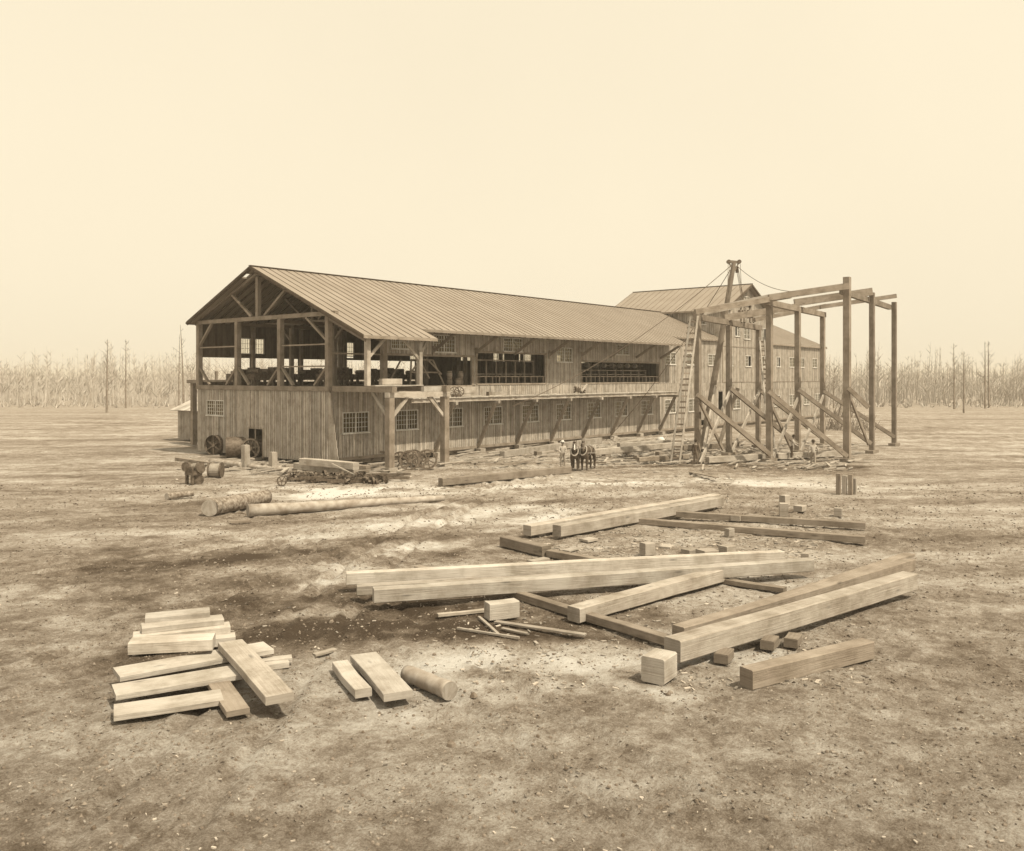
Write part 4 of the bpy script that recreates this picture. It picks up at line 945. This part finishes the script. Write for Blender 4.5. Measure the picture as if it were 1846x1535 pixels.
c0 = Vector((p.x, p.y, .47)); mb = MB(); mb.tube([c0 - ax * .3, c0 + ax * .3], .40, 20); mat_p = 0; mb.build('drum', 'timber', t)
for s in (-1, 1): mb = MB(); mb.tube([c0 + ax * (s * .3), c0 + ax * (s * .38)], .47, 20); mb.build('flange', 'iron', t)
p = gp(348, 874); t = thing('winch', p, 'rusty geared winch at the left edge of the yard', 'winch')
mb = MB(); mb.box(p.x - .3, p.x + .3, p.y - .45, p.y + .35, .55, .8); mb.box(p.x - .25, p.x + .25, p.y - .3, p.y + .3, .81, 1.0); mb.build('frame', 'iron', t)
for a, b_ in ((-.22, -.3), (.22, -.3), (-.22, .25), (.22, .25)): mb = MB(); mb.box(p.x + a - .07, p.x + a + .07, p.y + b_ - .07, p.y + b_ + .07, 0, .549); mb.build('leg', 'iron', t)
for cx, cy, cz, rr, axx in ((.2, -.4, .95, .33, (.3, -1, .2)), (-.3, .2, 1.0, .27, (-.9, -.4, 0)), (.15, -.35, .3, .28, (-.6, -.8, 0))):
    mb = MB(); c = Vector((p.x + cx, p.y + cy, cz)); av = Vector(axx).normalized(); mb.tube([c - av * .06, c + av * .06], rr, 18); mb.build('gear', 'iron', t)
# dark machine under the corner of the mill
p = gp(640, 836); t = thing('iron_machine', p, 'dark iron machine with a half round casing against the shaded wall under the corner', 'machine')
mb = MB(); mb.tube([(p.x, p.y + .2, .5), (p.x + .4, p.y + .9, .5)], .75, 22); mb.build('casing', 'iron', t)
mb = MB(); mb.box(p.x + .9, p.x + 2.6, p.y + .3, p.y + .9, 0, .6); mb.box(p.x + 1.2, p.x + 2.0, p.y + .35, p.y + .8, .601, 1.1); mb.build('body', 'iron', t)
for x in (-.5, 1.2, 2.2): mb = MB(); c = Vector((p.x + x, p.y - .1, .42)); mb.tube([c, c + Vector((.1, .2, 0))], .38, 18); mb.build('wheel', 'iron', t)
mb = MB(); mb.beam((p.x + 1.0, p.y, .9), (p.x + 3.1, p.y - .4, .5), .12, .14); mb.build('shaft', 'iron', t)
# long heap of chain rollers
def roller_row():
    idx = 0
    a = gp(522, 866); b_ = gp(700, 872)
    for r_ in range(3):
        for k in range(17):
            t_ = (k + .5 * (r_ % 2)) / 17; base = a.lerp(b_, t_) + Vector((-.35, -.6, 0)) * (1 - r_) * .8
            yield base, .19 + .05 * (k % 3 == 0), r_, k
root = thing('roller_heap', gp(610, 872), 'long low heap of rusty chain rollers and rails in the yard', 'heap')
n_ = 0
for base, R_, r_, k in roller_row():
    base = base + Vector((random.uniform(-.3, .3), random.uniform(-.3, .3), 0)); ax = Vector((random.uniform(-.3, 1), random.uniform(-1, .1), random.uniform(-.8, .8))).normalized()
    z = R_ * .75 + (random.uniform(.05, .25) if r_ == 1 else 0)
    c = Vector((base.x, base.y, z)); mb = MB(); n2 = 12; 
    mb.tube([c - ax * .06, c + ax * .06], R_, n2, cap=False); mb.tube([c - ax * .06, c + ax * .06], R_ * .68, n2, cap=False)
    mb.tube([c - ax * .25, c + ax * .25], R_ * .22, 6)
    mb.beam(c - up_ * R_ * .9, c + up_ * R_ * .9, .05, .05); mb.build('roller', 'iron', root); n_ += 1
for k in range(16):
    a = gp(520 + k * 10, 868 + random.uniform(-3, 6)) ; mb = MB(); mb.beam(a + up_ * random.uniform(.08, .4), a + Vector((2.2, -1.7, random.uniform(.1, .35))) * random.uniform(.7, 1.1), .08, .12); mb.build('rail', 'iron', root)
mb = MB(); a = gp(598, 864); mb.beam(a + up_ * .9, a + Vector((.7, -1.3, .25)), .14, .06); mb.build('plank', 'timber', root)
p = gp(508, 876); t = gearwheel('cog_wheel', (p.x, p.y, .26), (-.7, -.7, .1), .27, .2, 5, 'small cog wheel lying alone left of the roller heap', mat='iron')

# ---------------------------------------------------------------- logs, posts, lumber in the yard
def log(name, p, q, r0, r1, label, mat='bark', cat='log', group=None):
    p = Vector(p); q = Vector(q); mb = MB(); n = 12; rng = random.Random(int(p.x * 77 + r0 * 1000))
    pts = [p.lerp(q, i / n) + Vector((rng.uniform(-.015, .015), rng.uniform(-.015, .015), 0)) for i in range(n + 1)]
    mb.tube(pts, [(r0 + (r1 - r0) * i / n) * rng.uniform(.96, 1.04) for i in range(n + 1)], 18, mi=0, capmi=1)
    o = mb.build(name, [mat, 'timber'], None, loc=(p.x, p.y, 0), smooth=True); 
    for pl in o.data.polygons:
        if pl.material_index == 1: pl.use_smooth = False
    return tag(o, label, cat, group)
log('log', gp(391, 927) + up_ * .33, gp(480, 908) + up_ * .33, .37, .33, 'thick barked log with a sawn pale end, left yard')
log('log', gp(378, 930) + up_ * .33, gp(390, 926) + up_ * .33, .37, .37, 'short thick log round against the end of the thick log', mat='bark')
log('pole', gp(446, 931) + up_ * .24, gp(800, 904) + up_ * .14, .27, .14, 'long slender log stretching across the left yard', mat='peeled', cat='log')
gt('stick', (414, 943), (452, 942), .1, .1, 'short dark stick lying below the long slender log', mat='timber_dull', cat='stick')
log('log', gp(300, 901) + up_ * .15, gp(348, 895) + up_ * .15, .16, .14, 'thin log at the far left of the yard', mat='bark')
for px, py, h, l in ((442.5, 844, 1.5, 'stout squared stub post standing before the doorway, left of the pair'), (492, 848, 1.15, 'stout squared stub post standing before the end wall, right of the pair')):
    p = gp(px, py); mb = MB(); mb.box(p.x - .2, p.x + .2, p.y - .2, p.y + .2, -.1, h); mb.obox((p.x, p.y, h + .012), (.17, 0, 0), (0, .17, 0), (0, 0, .01)); o = mb.build('stub_post', 'timber', None, loc=(p.x, p.y, 0)); tag(o, l, 'post', 'stub posts before the end wall')
log('log', gp(380, 838) + up_ * .2, gp(437, 850 - 6) + up_ * .2, .22, .2, 'squared pale log lying left of the stub post', mat='peeled')
log('log', gp(448, 845) + up_ * .15, gp(520, 851) + up_ * .12, .14, .12, 'pale pole running right from behind the left stub post', mat='peeled')
gt('timber_beam', (318, 831), (385, 841), .25, .25, 'dull timber lying at the left edge under the drums', mat='timber_dull')
gt('timber_beam', (535, 846), (640, 858), .5, .42, 'lower heavy timber of the stacked pair beside the end wall', z0=.1, mat='timber')
gt('timber_beam', (545, 838), (642, 847), .5, .42, 'upper heavy timber of the stacked pair beside the end wall', z0=.53, mat='timber')
gt('timber_beam', (640, 849), (664, 851), .4, .4, 'short timber end against the stacked pair', z0=0, mat='timber_dull')
gt('plank', (556, 857), (585, 848), .25, .06, 'loose plank leaning toward the stacked pair', mat='timber')
gt('plank', (664, 838), (700, 834), .3, .06, 'pale plank between the dark machine and the near deck post', z0=.1, z1=.1, mat='timber')
gt('timber_beam', (794, 876), (1026, 853), .42, .42, 'long heavy timber lying in front of the horses toward the left', mat='timber_dull')
rows = [((905, 826), (1082, 799), .42, .5, 0, 'long heavy timber nearest the wall, left part behind the teamster', 'timber'),
        ((1060, 822), (1230, 806), .4, .42, .42, 'long timber on blocks running right behind the horses', 'timber'),
        ((1115, 808), (1206, 802), .35, .4, .25, 'timber with dark mortises lying nearest the mill wall', 'timber'),
        ((1150, 833), (1240, 827), .3, .3, .15, 'low timber right of the horse team', 'timber_dull'),
        ((1230, 812), (1330, 806), .35, .38, .2, 'timber behind the ladder foot', 'timber_dull'),
        ((1275, 835), (1420, 826), .4, .42, .05, 'heavy sill timber at the trestle foot', 'timber'),
        ((1400, 828), (1520, 822), .4, .42, .05, 'right sill timber at the trestle foot', 'timber')]
for a, b_, w_, h_, z, l, m_ in rows: gt('timber_beam', a, b_, w_, h_, l, z0=z, mat=m_)
bl = [(1088, 826, .5, 'behind the right horse'), (1126, 822, .5, 'under the long timber on blocks'), (1163, 812, .45, 'below the mortised timber'), (1185, 826, .5, 'left of the ladder foot'), (1200, 806, .5, 'under the end of the mortised timber'), (1145, 832, .45, 'at the end of the low timber right of the horses'), (965, 824, .45, 'under the timber nearest the wall'), (1290, 832, .45, 'behind the sill timber at the trestle foot'), (1335, 829, .4, 'beside the sill timber, middle'), (1365, 829, .4, 'beside the sill timber, right of its middle'), (1400, 826, .4, 'between the two sill timbers'), (1450, 825, .4, 'beside the right sill timber')]
for px, py, s_, l in bl:
    a = gp(px, py); timber('support_block', a, a + Vector((s_, -.3 * s_, 0)), s_ * .9, s_ * .9, 'short squared support block ' + l, cat='block', group='support blocks in the yard', mat='timber_dull')
pls = [((1120, 798), (1190, 789), 'thin board leaning on the heap by the mill wall'), ((1140, 802), (1230, 796), 'board lying along the heap by the mill wall'), ((1085, 812), (1150, 806), 'board across two blocks behind the horses'), ((1175, 820), (1255, 815), 'board beside the ladder foot'), ((1190, 836), (1260, 830), 'board under the ladder foot'), ((1205, 798), (1260, 802), 'dull board behind the ladder'), ((870, 822), (930, 815), 'pale board on the ground under the second deck strut'), ((826, 827), (890, 821), 'pale board lying right of the far deck post'), ((905, 838), (955, 832), 'narrow dark board lying before the wall timbers'), ((1245, 852), (1292, 862), 'dark stick lying before the left corner post'), ((1335, 838), (1382, 841), 'dark board flat before the trestle'), ((790, 838), (835, 832), 'broken board end beside the far deck post'), ((1160, 797), (1215, 790), 'upper board of the heap by the mill wall')]
for k, (a, b_, l) in enumerate(pls): gt('plank', a, b_, .28, .06, l, z0=.06 + .05 * (k % 3), z1=.1 + .1 * (k % 2), cat='plank', mat='timber' if 'dark' not in l else 'timber_dull')
p = gp(1191, 799); t = MB(); t.tube([p + up_ * .0, p + up_ * .3, p + up_ * .55], [.3, .38, .22], 12); o = t.build('sack', 'sawdust', None, loc=p, smooth=True); tag(o, 'pale bulging sack on the lumber heap by the mill wall', 'sack')
# trestle of small stumps right
p = gp(1524, 891); t = thing('post_bundle', p, 'cluster of short upright stakes at the right edge of the yard', 'stakes')
for k, (dx, dy, h) in enumerate(((-.35, 0, 1.05), (.0, .1, .95), (.25, -.05, 1.0), (.5, .1, .8))): mb = MB(); q = p + RT * dx + FW * dy; mb.box(q.x - .1, q.x + .1, q.y - .1, q.y + .1, -.05, h); mb.build('stake', 'timber_dull' if k % 2 == 0 else 'timber', t)

# foreground timbers
gt('timber_beam', (624, 1054), (1410, 1012), .30, .34, 'long straight timber at the back of the group of three long timbers', z0=.16, mat='timber_pale')
gt('timber_beam', (643, 1072), (1425, 1031), .32, .26, 'middle timber of the three long timbers, mostly hidden', z0=.16)
gt('timber_beam', (673, 1086), (1462, 1029), .34, .36, 'nearest and longest of the three long timbers', z0=.17, mat='timber_pale')
gt('timber_beam', (752, 1030), (918, 1072), .26, .17, 'cross sill under the left half of the three long timbers', mat='timber_dull')
gt('timber_beam', (916, 1074), (1212, 1166), .26, .20, 'cross sill running from the long timbers to the near right timber', mat='timber_dull')
gt('timber_beam', (989, 1003), (1090, 1021), .26, .22, 'cross sill end behind the three long timbers', mat='timber_dull')
gt('timber_beam', (1298, 1050), (1415, 1068), .26, .13, 'cross sill beyond the diagonal timber', mat='timber_dull')
gt('timber_beam', (1034, 1121), (1300, 1046), .42, .36, 'thick diagonal timber resting on the cross sill, split edge along its top', z0=.0, z1=.06)
gt('timber_beam', (1212, 1192), (1640, 1062), .44, .46, 'largest timber running off to the right on blocks', z0=.14)
gt('timber_beam', (1222, 1158), (1640, 1028), .34, .36, 'dull timber lying directly behind the largest timber', z0=.1, mat='timber_dull')
gt('plank', (1240, 1139), (1640, 1003), .34, .1, 'flat plank behind the dull timber at right', z0=.1, mat='timber_dull')
gt('timber_beam', (1190, 1229), (1200, 1222), .62, .50, 'big squared block with a bright top at the bottom right', cat='block') if False else None
a = gp(1190, 1225); timber('timber_block', a - RT * .0 + Vector((-.3, 0, 0)), a + Vector((.32, .05, 0)), .5, .5, 'big squared block with bright top in front of the largest timber', mat='timber_pale', cat='block')
a = gp(1353, 1236); timber('timber_beam', a + Vector((-.2, 0, 0)), a + Vector((3.2, -1.2, 0)), .34, .38, 'dark ended timber lying at the bottom right corner', mat='timber_dull')
for px, py, l in ((1300, 1197, 'under the front of the largest timber'), (1383, 1172, 'under the middle of the largest timber'), (1425, 1168, 'right of the middle of the largest timber')):
    a = gp(px, py); timber('support_block', a, a + Vector((.5, .1, 0)), .3, .2, 'low support block ' + l, cat='block', group='support blocks under the largest timber', mat='timber_dull')
gt('timber_beam', (950, 966), (1292, 905), .42, .38, 'back timber of the long parallel pair in mid yard', z0=.08)
gt('timber_beam', (1004, 968), (1298, 912), .42, .42, 'front timber of the long parallel pair in mid yard', z0=.08)
gt('timber_beam', (909, 984), (985, 1003), .40, .34, 'short thick timber with a drilled end, left of the mid yard pair', mat='timber_dull')
gt('timber_beam', (1140, 944), (1560, 979), .3, .24, 'nearer of two dark rails stretching to the right edge', mat='timber_dull')
gt('timber_beam', (1205, 931), (1560, 953), .3, .24, 'farther of two dark rails stretching to the right edge', mat='timber_dull')
a = gp(906, 1116); timber('slab_block', a + Vector((-.3, .25, 0)), a + Vector((.42, -.1, 0)), .36, .42, 'short pale block with rounded top in the middle foreground', mat='timber_pale', cat='block')
sb = [((789, 1112), (876, 1103), .14, .07, 'splintered lath left of the rounded pale block'), ((824, 1135), (936, 1152), .06, .05, 'thin stick crossed by another in the foreground'), ((864, 1114), (899, 1146), .07, .05, 'short split stick crossing the thin stick'), ((893, 1122), (1056, 1146), .16, .04, 'narrow board right of the rounded pale block'), ((905, 1134), (950, 1143), .1, .03, 'small flat splinter below the narrow board'),
      ((955, 1018), (985, 1012), .3, .12, 'small block end behind the long timbers'), ((1020, 995), (1040, 990), .3, .05, 'flat chip of board near the short thick timber')]
for a, b_, w_, h_, l in sb: gt('scrap_wood', a, b_, w_, h_, l, cat='scrap wood')
blk = [(1158, 1002, .42, .42, 'upright cube block behind the long timbers'), (1303, 1001, .45, .3, 'pale flat block behind the right end of the long timbers'), (1410, 913, .4, .5, 'left small block beyond the two dark rails'), (1414, 932, .45, .55, 'nearer small block by the two dark rails'), (1438, 923, .5, .25, 'low dark block right of the small blocks'), (1262, 1003, .6, .2, 'slanted board chunk among chips'), (1235, 999, .5, .14, 'dark flat chunk among chips'), (1510, 932, .4, .35, 'small block at the right edge by the rails'), (1325, 940, .5, .22, 'bright chip block between the dark rails'), (1310, 968, .3, .3, 'small block below the nearer dark rail'), (1052, 977, .55, .08, 'flat board scrap below the mid yard pair'), (1198, 990, .5, .08, 'flat board scrap behind the long timbers'), (1450, 1015, .3, .3, 'small square block on the end of the nearest long timber')]
for px, py, w_, h_, l in blk:
    a = gp(px, py); r_ = random.uniform(-.5, .5); timber('scrap_block', a, a + Vector((w_ * cos(r_), w_ * sin(r_), 0)), w_ * .8, h_, l, cat='block', group='scattered wood blocks')
# lumber pile lower left (runs off to the left) and bottom centre
pile = [((262, 1132), (378, 1121), .46, .28, .34, 'top timber at the back of the lower left lumber pile'), ((255, 1152), (402, 1135), .46, .30, .20, 'second timber of the lower left lumber pile, below the topmost'),
        ((240, 1166), (414, 1147), .42, .28, .08, 'third timber of the lower left lumber pile'), ((240, 1178), (424, 1160), .4, .2, .0, 'fourth timber of the lower left lumber pile, lying on the ground'), ((235, 1176), (386, 1167), .48, .24, .40, 'wide pale timber on the middle of the lower left lumber pile'),
        ((210, 1222), (484, 1172), .66, .1, .22, 'widest pale plank of the lower left lumber pile'), ((380, 1206), (526, 1192), .24, .1, .05, 'narrow plank sticking out right of the lower left lumber pile'),
        ((400, 1218), (520, 1202), .2, .12, .0, 'lowest narrow plank sticking out of the lower left lumber pile'), ((205, 1254), (430, 1216), .66, .1, .18, 'front pale plank of the lower left lumber pile'), ((205, 1290), (400, 1262), .6, .1, .1, 'nearest flat plank of the lower left lumber pile')]
for a, b_, w_, h_, z, l in pile: gt('lumber', a, b_, w_, h_, l, z0=z, cat='lumber', group='lower left lumber pile', mat='timber_pale')
gt('lumber', (416, 1168), (505, 1268), .5, .15, 'slanting plank laid across the lower left lumber pile', z0=.35, z1=.30, cat='lumber')
gt('lumber', (380, 1218), (430, 1290), .4, .1, 'dull plank under the slanting plank of the lumber pile', z0=.1, cat='lumber', mat='timber_dull')
gt('lumber', (612, 1206), (655, 1258), .32, .16, 'left squared timber of the bottom centre pair', z0=.06, mat='timber_pale', cat='lumber')
gt('lumber', (655, 1190), (718, 1262), .55, .14, 'wide flat plank of the bottom centre pair', z0=.12, mat='timber_pale', cat='lumber')
log('log', gp(733, 1228) + up_ * .16, gp(812, 1262) + up_ * .16, .16, .17, 'peeled log end at the bottom centre', mat='peeled')
gt('scrap_wood', (566, 1183), (605, 1173), .14, .05, 'bent bark strip left of the bottom centre planks', cat='scrap wood')

# litter
mb = MB(); rng = random.Random(3)
def litter(n, pxr, pyr, smin, smax):
    for _ in range(n):
        p = gp(rng.uniform(*pxr), rng.uniform(*pyr)); f, l = fwdlat(p.x, p.y); z = gheight(p.x, p.y, f)
        a = rng.uniform(0, pi); s_ = rng.uniform(smin, smax); dv_ = Vector((cos(a), sin(a), rng.uniform(-.15, .15))); q = Vector((p.x, p.y, z + .015))
        mb.beam(q - dv_ * s_ / 2, q + dv_ * s_ / 2, s_ * rng.uniform(.15, .5), .02, tone=rng.random())
litter(800, (950, 1500), (925, 1010), .05, .26); litter(500, (840, 1560), (1060, 1240), .03, .15); litter(260, (310, 1000), (880, 1230), .03, .11); litter(600, (840, 1500), (800, 870), .1, .4); litter(260, (310, 860), (830, 880), .1, .3); litter(420, (-100, 1946), (1240, 1540), .02, .07)
o = mb.build('wood_chips', 'chips', None); tag(o, 'wood chips and splinters strewn over the yard', 'wood chips', kind='stuff')
mb = MB()
def scraps(n, pxr, pyr, l0, l1):
    for _ in range(n):
        p = gp(rng.uniform(*pxr), rng.uniform(*pyr)); a = rng.gauss(-.15, .5); ln_ = rng.uniform(l0, l1); dv_ = Vector((cos(a), sin(a), rng.uniform(-.04, .12)))
        q = Vector((p.x, p.y, .03 + rng.random() * .12)); mb.beam(q, q + dv_ * ln_, rng.uniform(.08, .22), rng.uniform(.025, .09), tone=rng.random())
scraps(190, (1075, 1260), (792, 838), .5, 2.6); scraps(130, (820, 1080), (806, 838), .4, 1.8); scraps(150, (1240, 1540), (800, 850), .4, 2.0); scraps(60, (440, 720), (838, 856), .4, 1.6); scraps(50, (330, 520), (826, 850), .4, 1.6)
o = mb.build('lumber_scraps', 'timber', None); tag(o, 'broken laths and board ends littering the ground along the mill', 'lumber scraps', kind='stuff')
mb = MB()
for _ in range(1700):
    p = gp(rng.uniform(-60, 1900), 880 + 650 * rng.random() ** 1.3); f, l = fwdlat(p.x, p.y); z = gheight(p.x, p.y, f); s_ = rng.uniform(.010, .034) * (1 + (rng.random() > .97) * 1.2)
    q = Vector((p.x, p.y, z)); mb.tube([q - up_ * .01, q + up_ * s_ * .6, q + up_ * s_], [s_ * 1.2, s_ * rng.uniform(.8, 1.1), s_ * .4], 5)
o = mb.build('clods', 'clod', None); tag(o, 'small dark clods of earth and bark over the yard', 'earth clods', kind='stuff')

for nm, mat_, n_, lab_ in (('bark_litter', 'clod', 15000, 'dark bark flakes and twigs strewn over the yard'), ('shavings', 'chips', 6000, 'pale shavings and sawdust flakes strewn over the yard')):
    vs, fs, ts = [], [], []
    rr = random.Random(n_)
    while len(fs) < n_ * 3:
        f = 12 + 38 * rr.random() ** 1.2; l = rr.uniform(-.62, .62) * f; x = FW.x * f + RT.x * l; y = FW.y * f + RT.y * l
        if gnoise(x, y, .5, 8 if nm == 'shavings' else 3) + .35 * rr.random() < .05: continue
        z = gheight(x, y, f); s_ = rr.uniform(.012, .04) * (.6 + f / 30) * (.62 if nm == 'shavings' else 1); a = rr.uniform(0, 6.28); e = rr.uniform(.3, .9); b0 = len(vs)
        dx, dy = cos(a) * s_, sin(a) * s_
        vs += [(x + dx, y + dy, z), (x - dy * e, y + dx * e, z), (x - dx, y - dy, z), (x + dy * e * .5, y - dx * e * .5, z + s_ * rr.uniform(.4, 1.0))]
        fs += [(b0, b0 + 1, b0 + 3), (b0 + 1, b0 + 2, b0 + 3), (b0 + 2, b0, b0 + 3)]; ts += [rr.random()] * 3
    me = bpy.data.meshes.new(nm); me.from_pydata(vs, [], fs); at = me.attributes.new('tone', 'FLOAT', 'FACE'); at.data.foreach_set('value', ts); me.uv_layers.new(name='UVMap'); me.materials.append(M[mat_])
    o = bpy.data.objects.new(nm, me); COL.objects.link(o); tag(o, lab_, 'litter', kind='stuff')

# ---------------------------------------------------------------- left side: tramway, shed
t = thing('tramway', (42.5, 66, 0), 'low timber tramway platform running left from the mill end', 'platform')
mb = MB(); mb.box(41.6, 43.4, 63.5, 71.5, 5.45, 5.75); mb.build('platform', 'timber_dull', t)
for y in (64.5, 67.8, 71.2): mb = MB(); mb.box(41.9, 42.3, y - .2, y + .2, 0, 5.44); mb.build('post', 'frame', t)
for a, b_ in (((42.0, 64.6, 3.2), (42.0, 66.6, 5.4)), ((42.0, 68.4, 3.4), (42.0, 66.9, 5.4))): mb = MB(); mb.beam(a, b_, .2, .22, up=(1, 0, 0)); mb.build('brace', 'timber', t)
for y in (63.9, 64.6, 65.6, 68): mb = MB(); mb.box(42.3, 42.5, y, y + .16, 5.76, 6.5); mb.build('stake', 'timber_dull', t)
t = thing('shed', (45, 70, 0), 'low board shed with a pale sloping roof left of the mill', 'shed')
mb = MB(); boards(mb, 'y', 63.6, 78, .2, 2.9, 44.5, -1); mb.build('wall', ['siding', 'batten'], t)
mb = MB(); boards(mb, 'x', 44.5, 50, .2, 0, 78, 1, top=lambda x: 2.95 + .42 * (x - 44.5)); boards(mb, 'x', 44.5, 50, .2, 0, 63.6, -1, top=lambda x: 2.95 + .42 * (x - 44.5)); mb.build('side_wall', ['siding', 'batten'], t)
mb = MB(); boards(mb, 'y', 63.6, 78, .2, 5.2, 50, 1); mb.build('back_wall', ['siding', 'batten'], t)
mb = MB(); y = 63.4
while y < 78.3: mb.beam((43.9, y + .25, 2.85), (50.2, y + .25, 5.5), .49, .06); y += .5
mb.build('roof', 'deck', t)
mb = MB(); mb.box(44.2, 44.45, 64.2, 67.5, .3, .95, .9); mb.build('trough', 'timber', t)

# ---------------------------------------------------------------- woods
def tree_mesh(seed, H, crown):
    rng_ = random.Random(seed); tr_ = MB(); lean = Vector((rng_.uniform(-.4, .4), rng_.uniform(-.4, .4), 0)); n = 6
    pts = [Vector((0, 0, H * i / n)) + lean * (i / n) ** 2 for i in range(n + 1)]
    tr_.tube(pts, [.22 * (1 - .88 * i / n) + .01 for i in range(n + 1)], 5)
    br_ = MB()
    for k in range(crown):
        u = rng_.uniform(.3, .97); i = int(u * n); base = pts[i].lerp(pts[min(i + 1, n)], u * n - i); a = rng_.uniform(0, 2 * pi); ln = rng_.uniform(.6, 2.2) * (1.25 - u) * 1.4
        tip = base + Vector((cos(a), sin(a), rng_.uniform(.5, 1.3))) * ln; br_.tube([base, tip], [.045, .012], 3, cap=False)
        for m_ in range(3):
            b2 = base.lerp(tip, rng_.uniform(.35, .95)); a2 = rng_.uniform(0, 2 * pi); br_.tube([b2, b2 + Vector((cos(a2), sin(a2), rng_.uniform(.3, 1.2))) * ln * .45], [.022, .008], 3, cap=False)
    return tr_, br_
protos = []
kinds = ['tall thin bare tree', 'slender bare tree with sparse twigs', 'bare tree with a bushy twig crown', 'short bare tree', 'dead pole like tree']
for k, (H_, c_) in enumerate(((15, 22), (13, 16), (12, 40), (9, 26), (16, 5))): protos.append(tree_mesh(k + 11, H_, c_))
def tree_at(k, x, y, label, s_, src={}):
    if k not in src:
        t = thing('bare_tree', (0, 0, 0), label, 'tree', 'bare trees behind the mill yard'); protos[k][0].build('trunk', 'trunk', t); protos[k][1].build('crown', 'trunk', t)
        src[k] = t; t.location = (x, y, -.1); t.scale = (s_,) * 3; t.rotation_euler = (0, 0, random.uniform(0, 6)); return t
    t = copy_thing(src[k], (x, y, -.1), random.uniform(0, 6), s_); t['label'] = label; return t
rng = random.Random(5)
ORD = ['leftmost', 'second from left', 'third from left', 'fourth from left', 'rightmost']
TL = sorted([(rng.uniform(15, 300), 0) for _ in range(2)] + [(322, 0), (331, 0), (346, 0)]) + sorted([(rng.uniform(1494, 1800), 1) for _ in range(5)])
for i, (px, side) in enumerate(TL):
    d = rng.uniform(125, 175); p = dp(px, HOR, d); k = rng.randrange(5) if px not in (322, 331) else 4
    where = 'left of the mill' if side == 0 else 'right of the far end of the mill'
    tree_at(k, p.x, p.y, kinds[k] + ', ' + ORD[i % 5] + ' ' + ('left' if side == 0 else 'right') + ' of the mill', rng.uniform(.8, 1.05))
mbt = MB()
def far_tree(x, y, H, rng):
    b0 = Vector((x, y, -.3)); ln = Vector((rng.uniform(-.8, .8), rng.uniform(-.8, .8), H)); mbt.tube([b0, b0 + ln * .5, b0 + ln], [.15, .09, .02], 3, cap=False, tone=.5)
    for _ in range(7):
        u = rng.uniform(.3, .95); c = b0 + ln * u; a = rng.uniform(0, 6.28); l = rng.uniform(1, 2.6) * (1.3 - u); mbt.tube([c, c + Vector((cos(a) * l, sin(a) * l, l))], [.07, .03], 3, cap=False, tone=.5)
for i in range(7500):
    d = rng.uniform(180, 420); px = rng.uniform(-250, 2150); p = dp(px, HOR, d); hn = .84 + .62 * noise.noise(Vector((px * .016, d * .012, 2)))
    if noise.noise(Vector((px * .02, d * .02, 7))) < -.32: continue
    far_tree(p.x, p.y, (6 + 8.5 * rng.random() ** 1.6) * hn, rng)
for i in range(3200):
    d = rng.uniform(172, 330); px = rng.uniform(-250, 2150); p = dp(px, HOR, d); h = rng.uniform(.4, 1.7); b0 = Vector((p.x, p.y, -.3))
    for _ in range(3): mbt.tube([b0, b0 + Vector((rng.uniform(-1.2, 1.2), rng.uniform(-1.2, 1.2), h))], [.16, .03], 3, cap=False, tone=.5)
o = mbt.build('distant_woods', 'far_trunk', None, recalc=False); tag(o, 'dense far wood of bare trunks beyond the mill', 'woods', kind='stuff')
# brush at right end of the mill
for px, py, l in ((1500, 752, 'low tangled brush pile behind the right trestle posts'), (1520, 775, 'second low brush pile nearer the right trestle posts')):
    p = gp(px, py); mb = MB()
    for _ in range(130): q = p + RT * rng.uniform(-3, 3) + FW * rng.uniform(-2, 2); mb.tube([q, q + Vector((rng.uniform(-.8, .8), rng.uniform(-.8, .8), rng.uniform(.4, 2.0)))], [.05, .015], 3, cap=False)
    o = mb.build('brush_pile', 'bark', None, loc=p); tag(o, l, 'brush pile')
a = dp(1508, 740, 105); tag(log('dead_trunk', Vector((a.x, a.y, 0)), Vector((a.x, a.y, 0)) + Vector((.6, -1.0, 5.6)), .2, .1, 'leaning dead trunk between the right trestle posts'), None, 'trunk')
mb = MB(); mb.box(-2700, 2900, -2700, 2900, -1.2, 20.5); o = mb.build('haze', 'rope', None)
m = bpy.data.materials.new('dark lifting haze'); m.use_nodes = True; nt = m.node_tree; nt.nodes.clear()
pv = nt.nodes.new('ShaderNodeVolumePrincipled'); pv.inputs['Color'].default_value = (0.97, 0.90, 0.80, 1); pv.inputs['Density'].default_value = 0.0006  # volume added to lift dark interiors and pale the far woods
mo = nt.nodes.new('ShaderNodeOutputMaterial'); nt.links.new(pv.outputs[0], mo.inputs['Volume'])
o.data.materials.clear(); o.data.materials.append(m); tag(o, 'thin added haze that lifts the darks over the yard', 'haze', kind='stuff')
print('objects', len(bpy.data.objects))
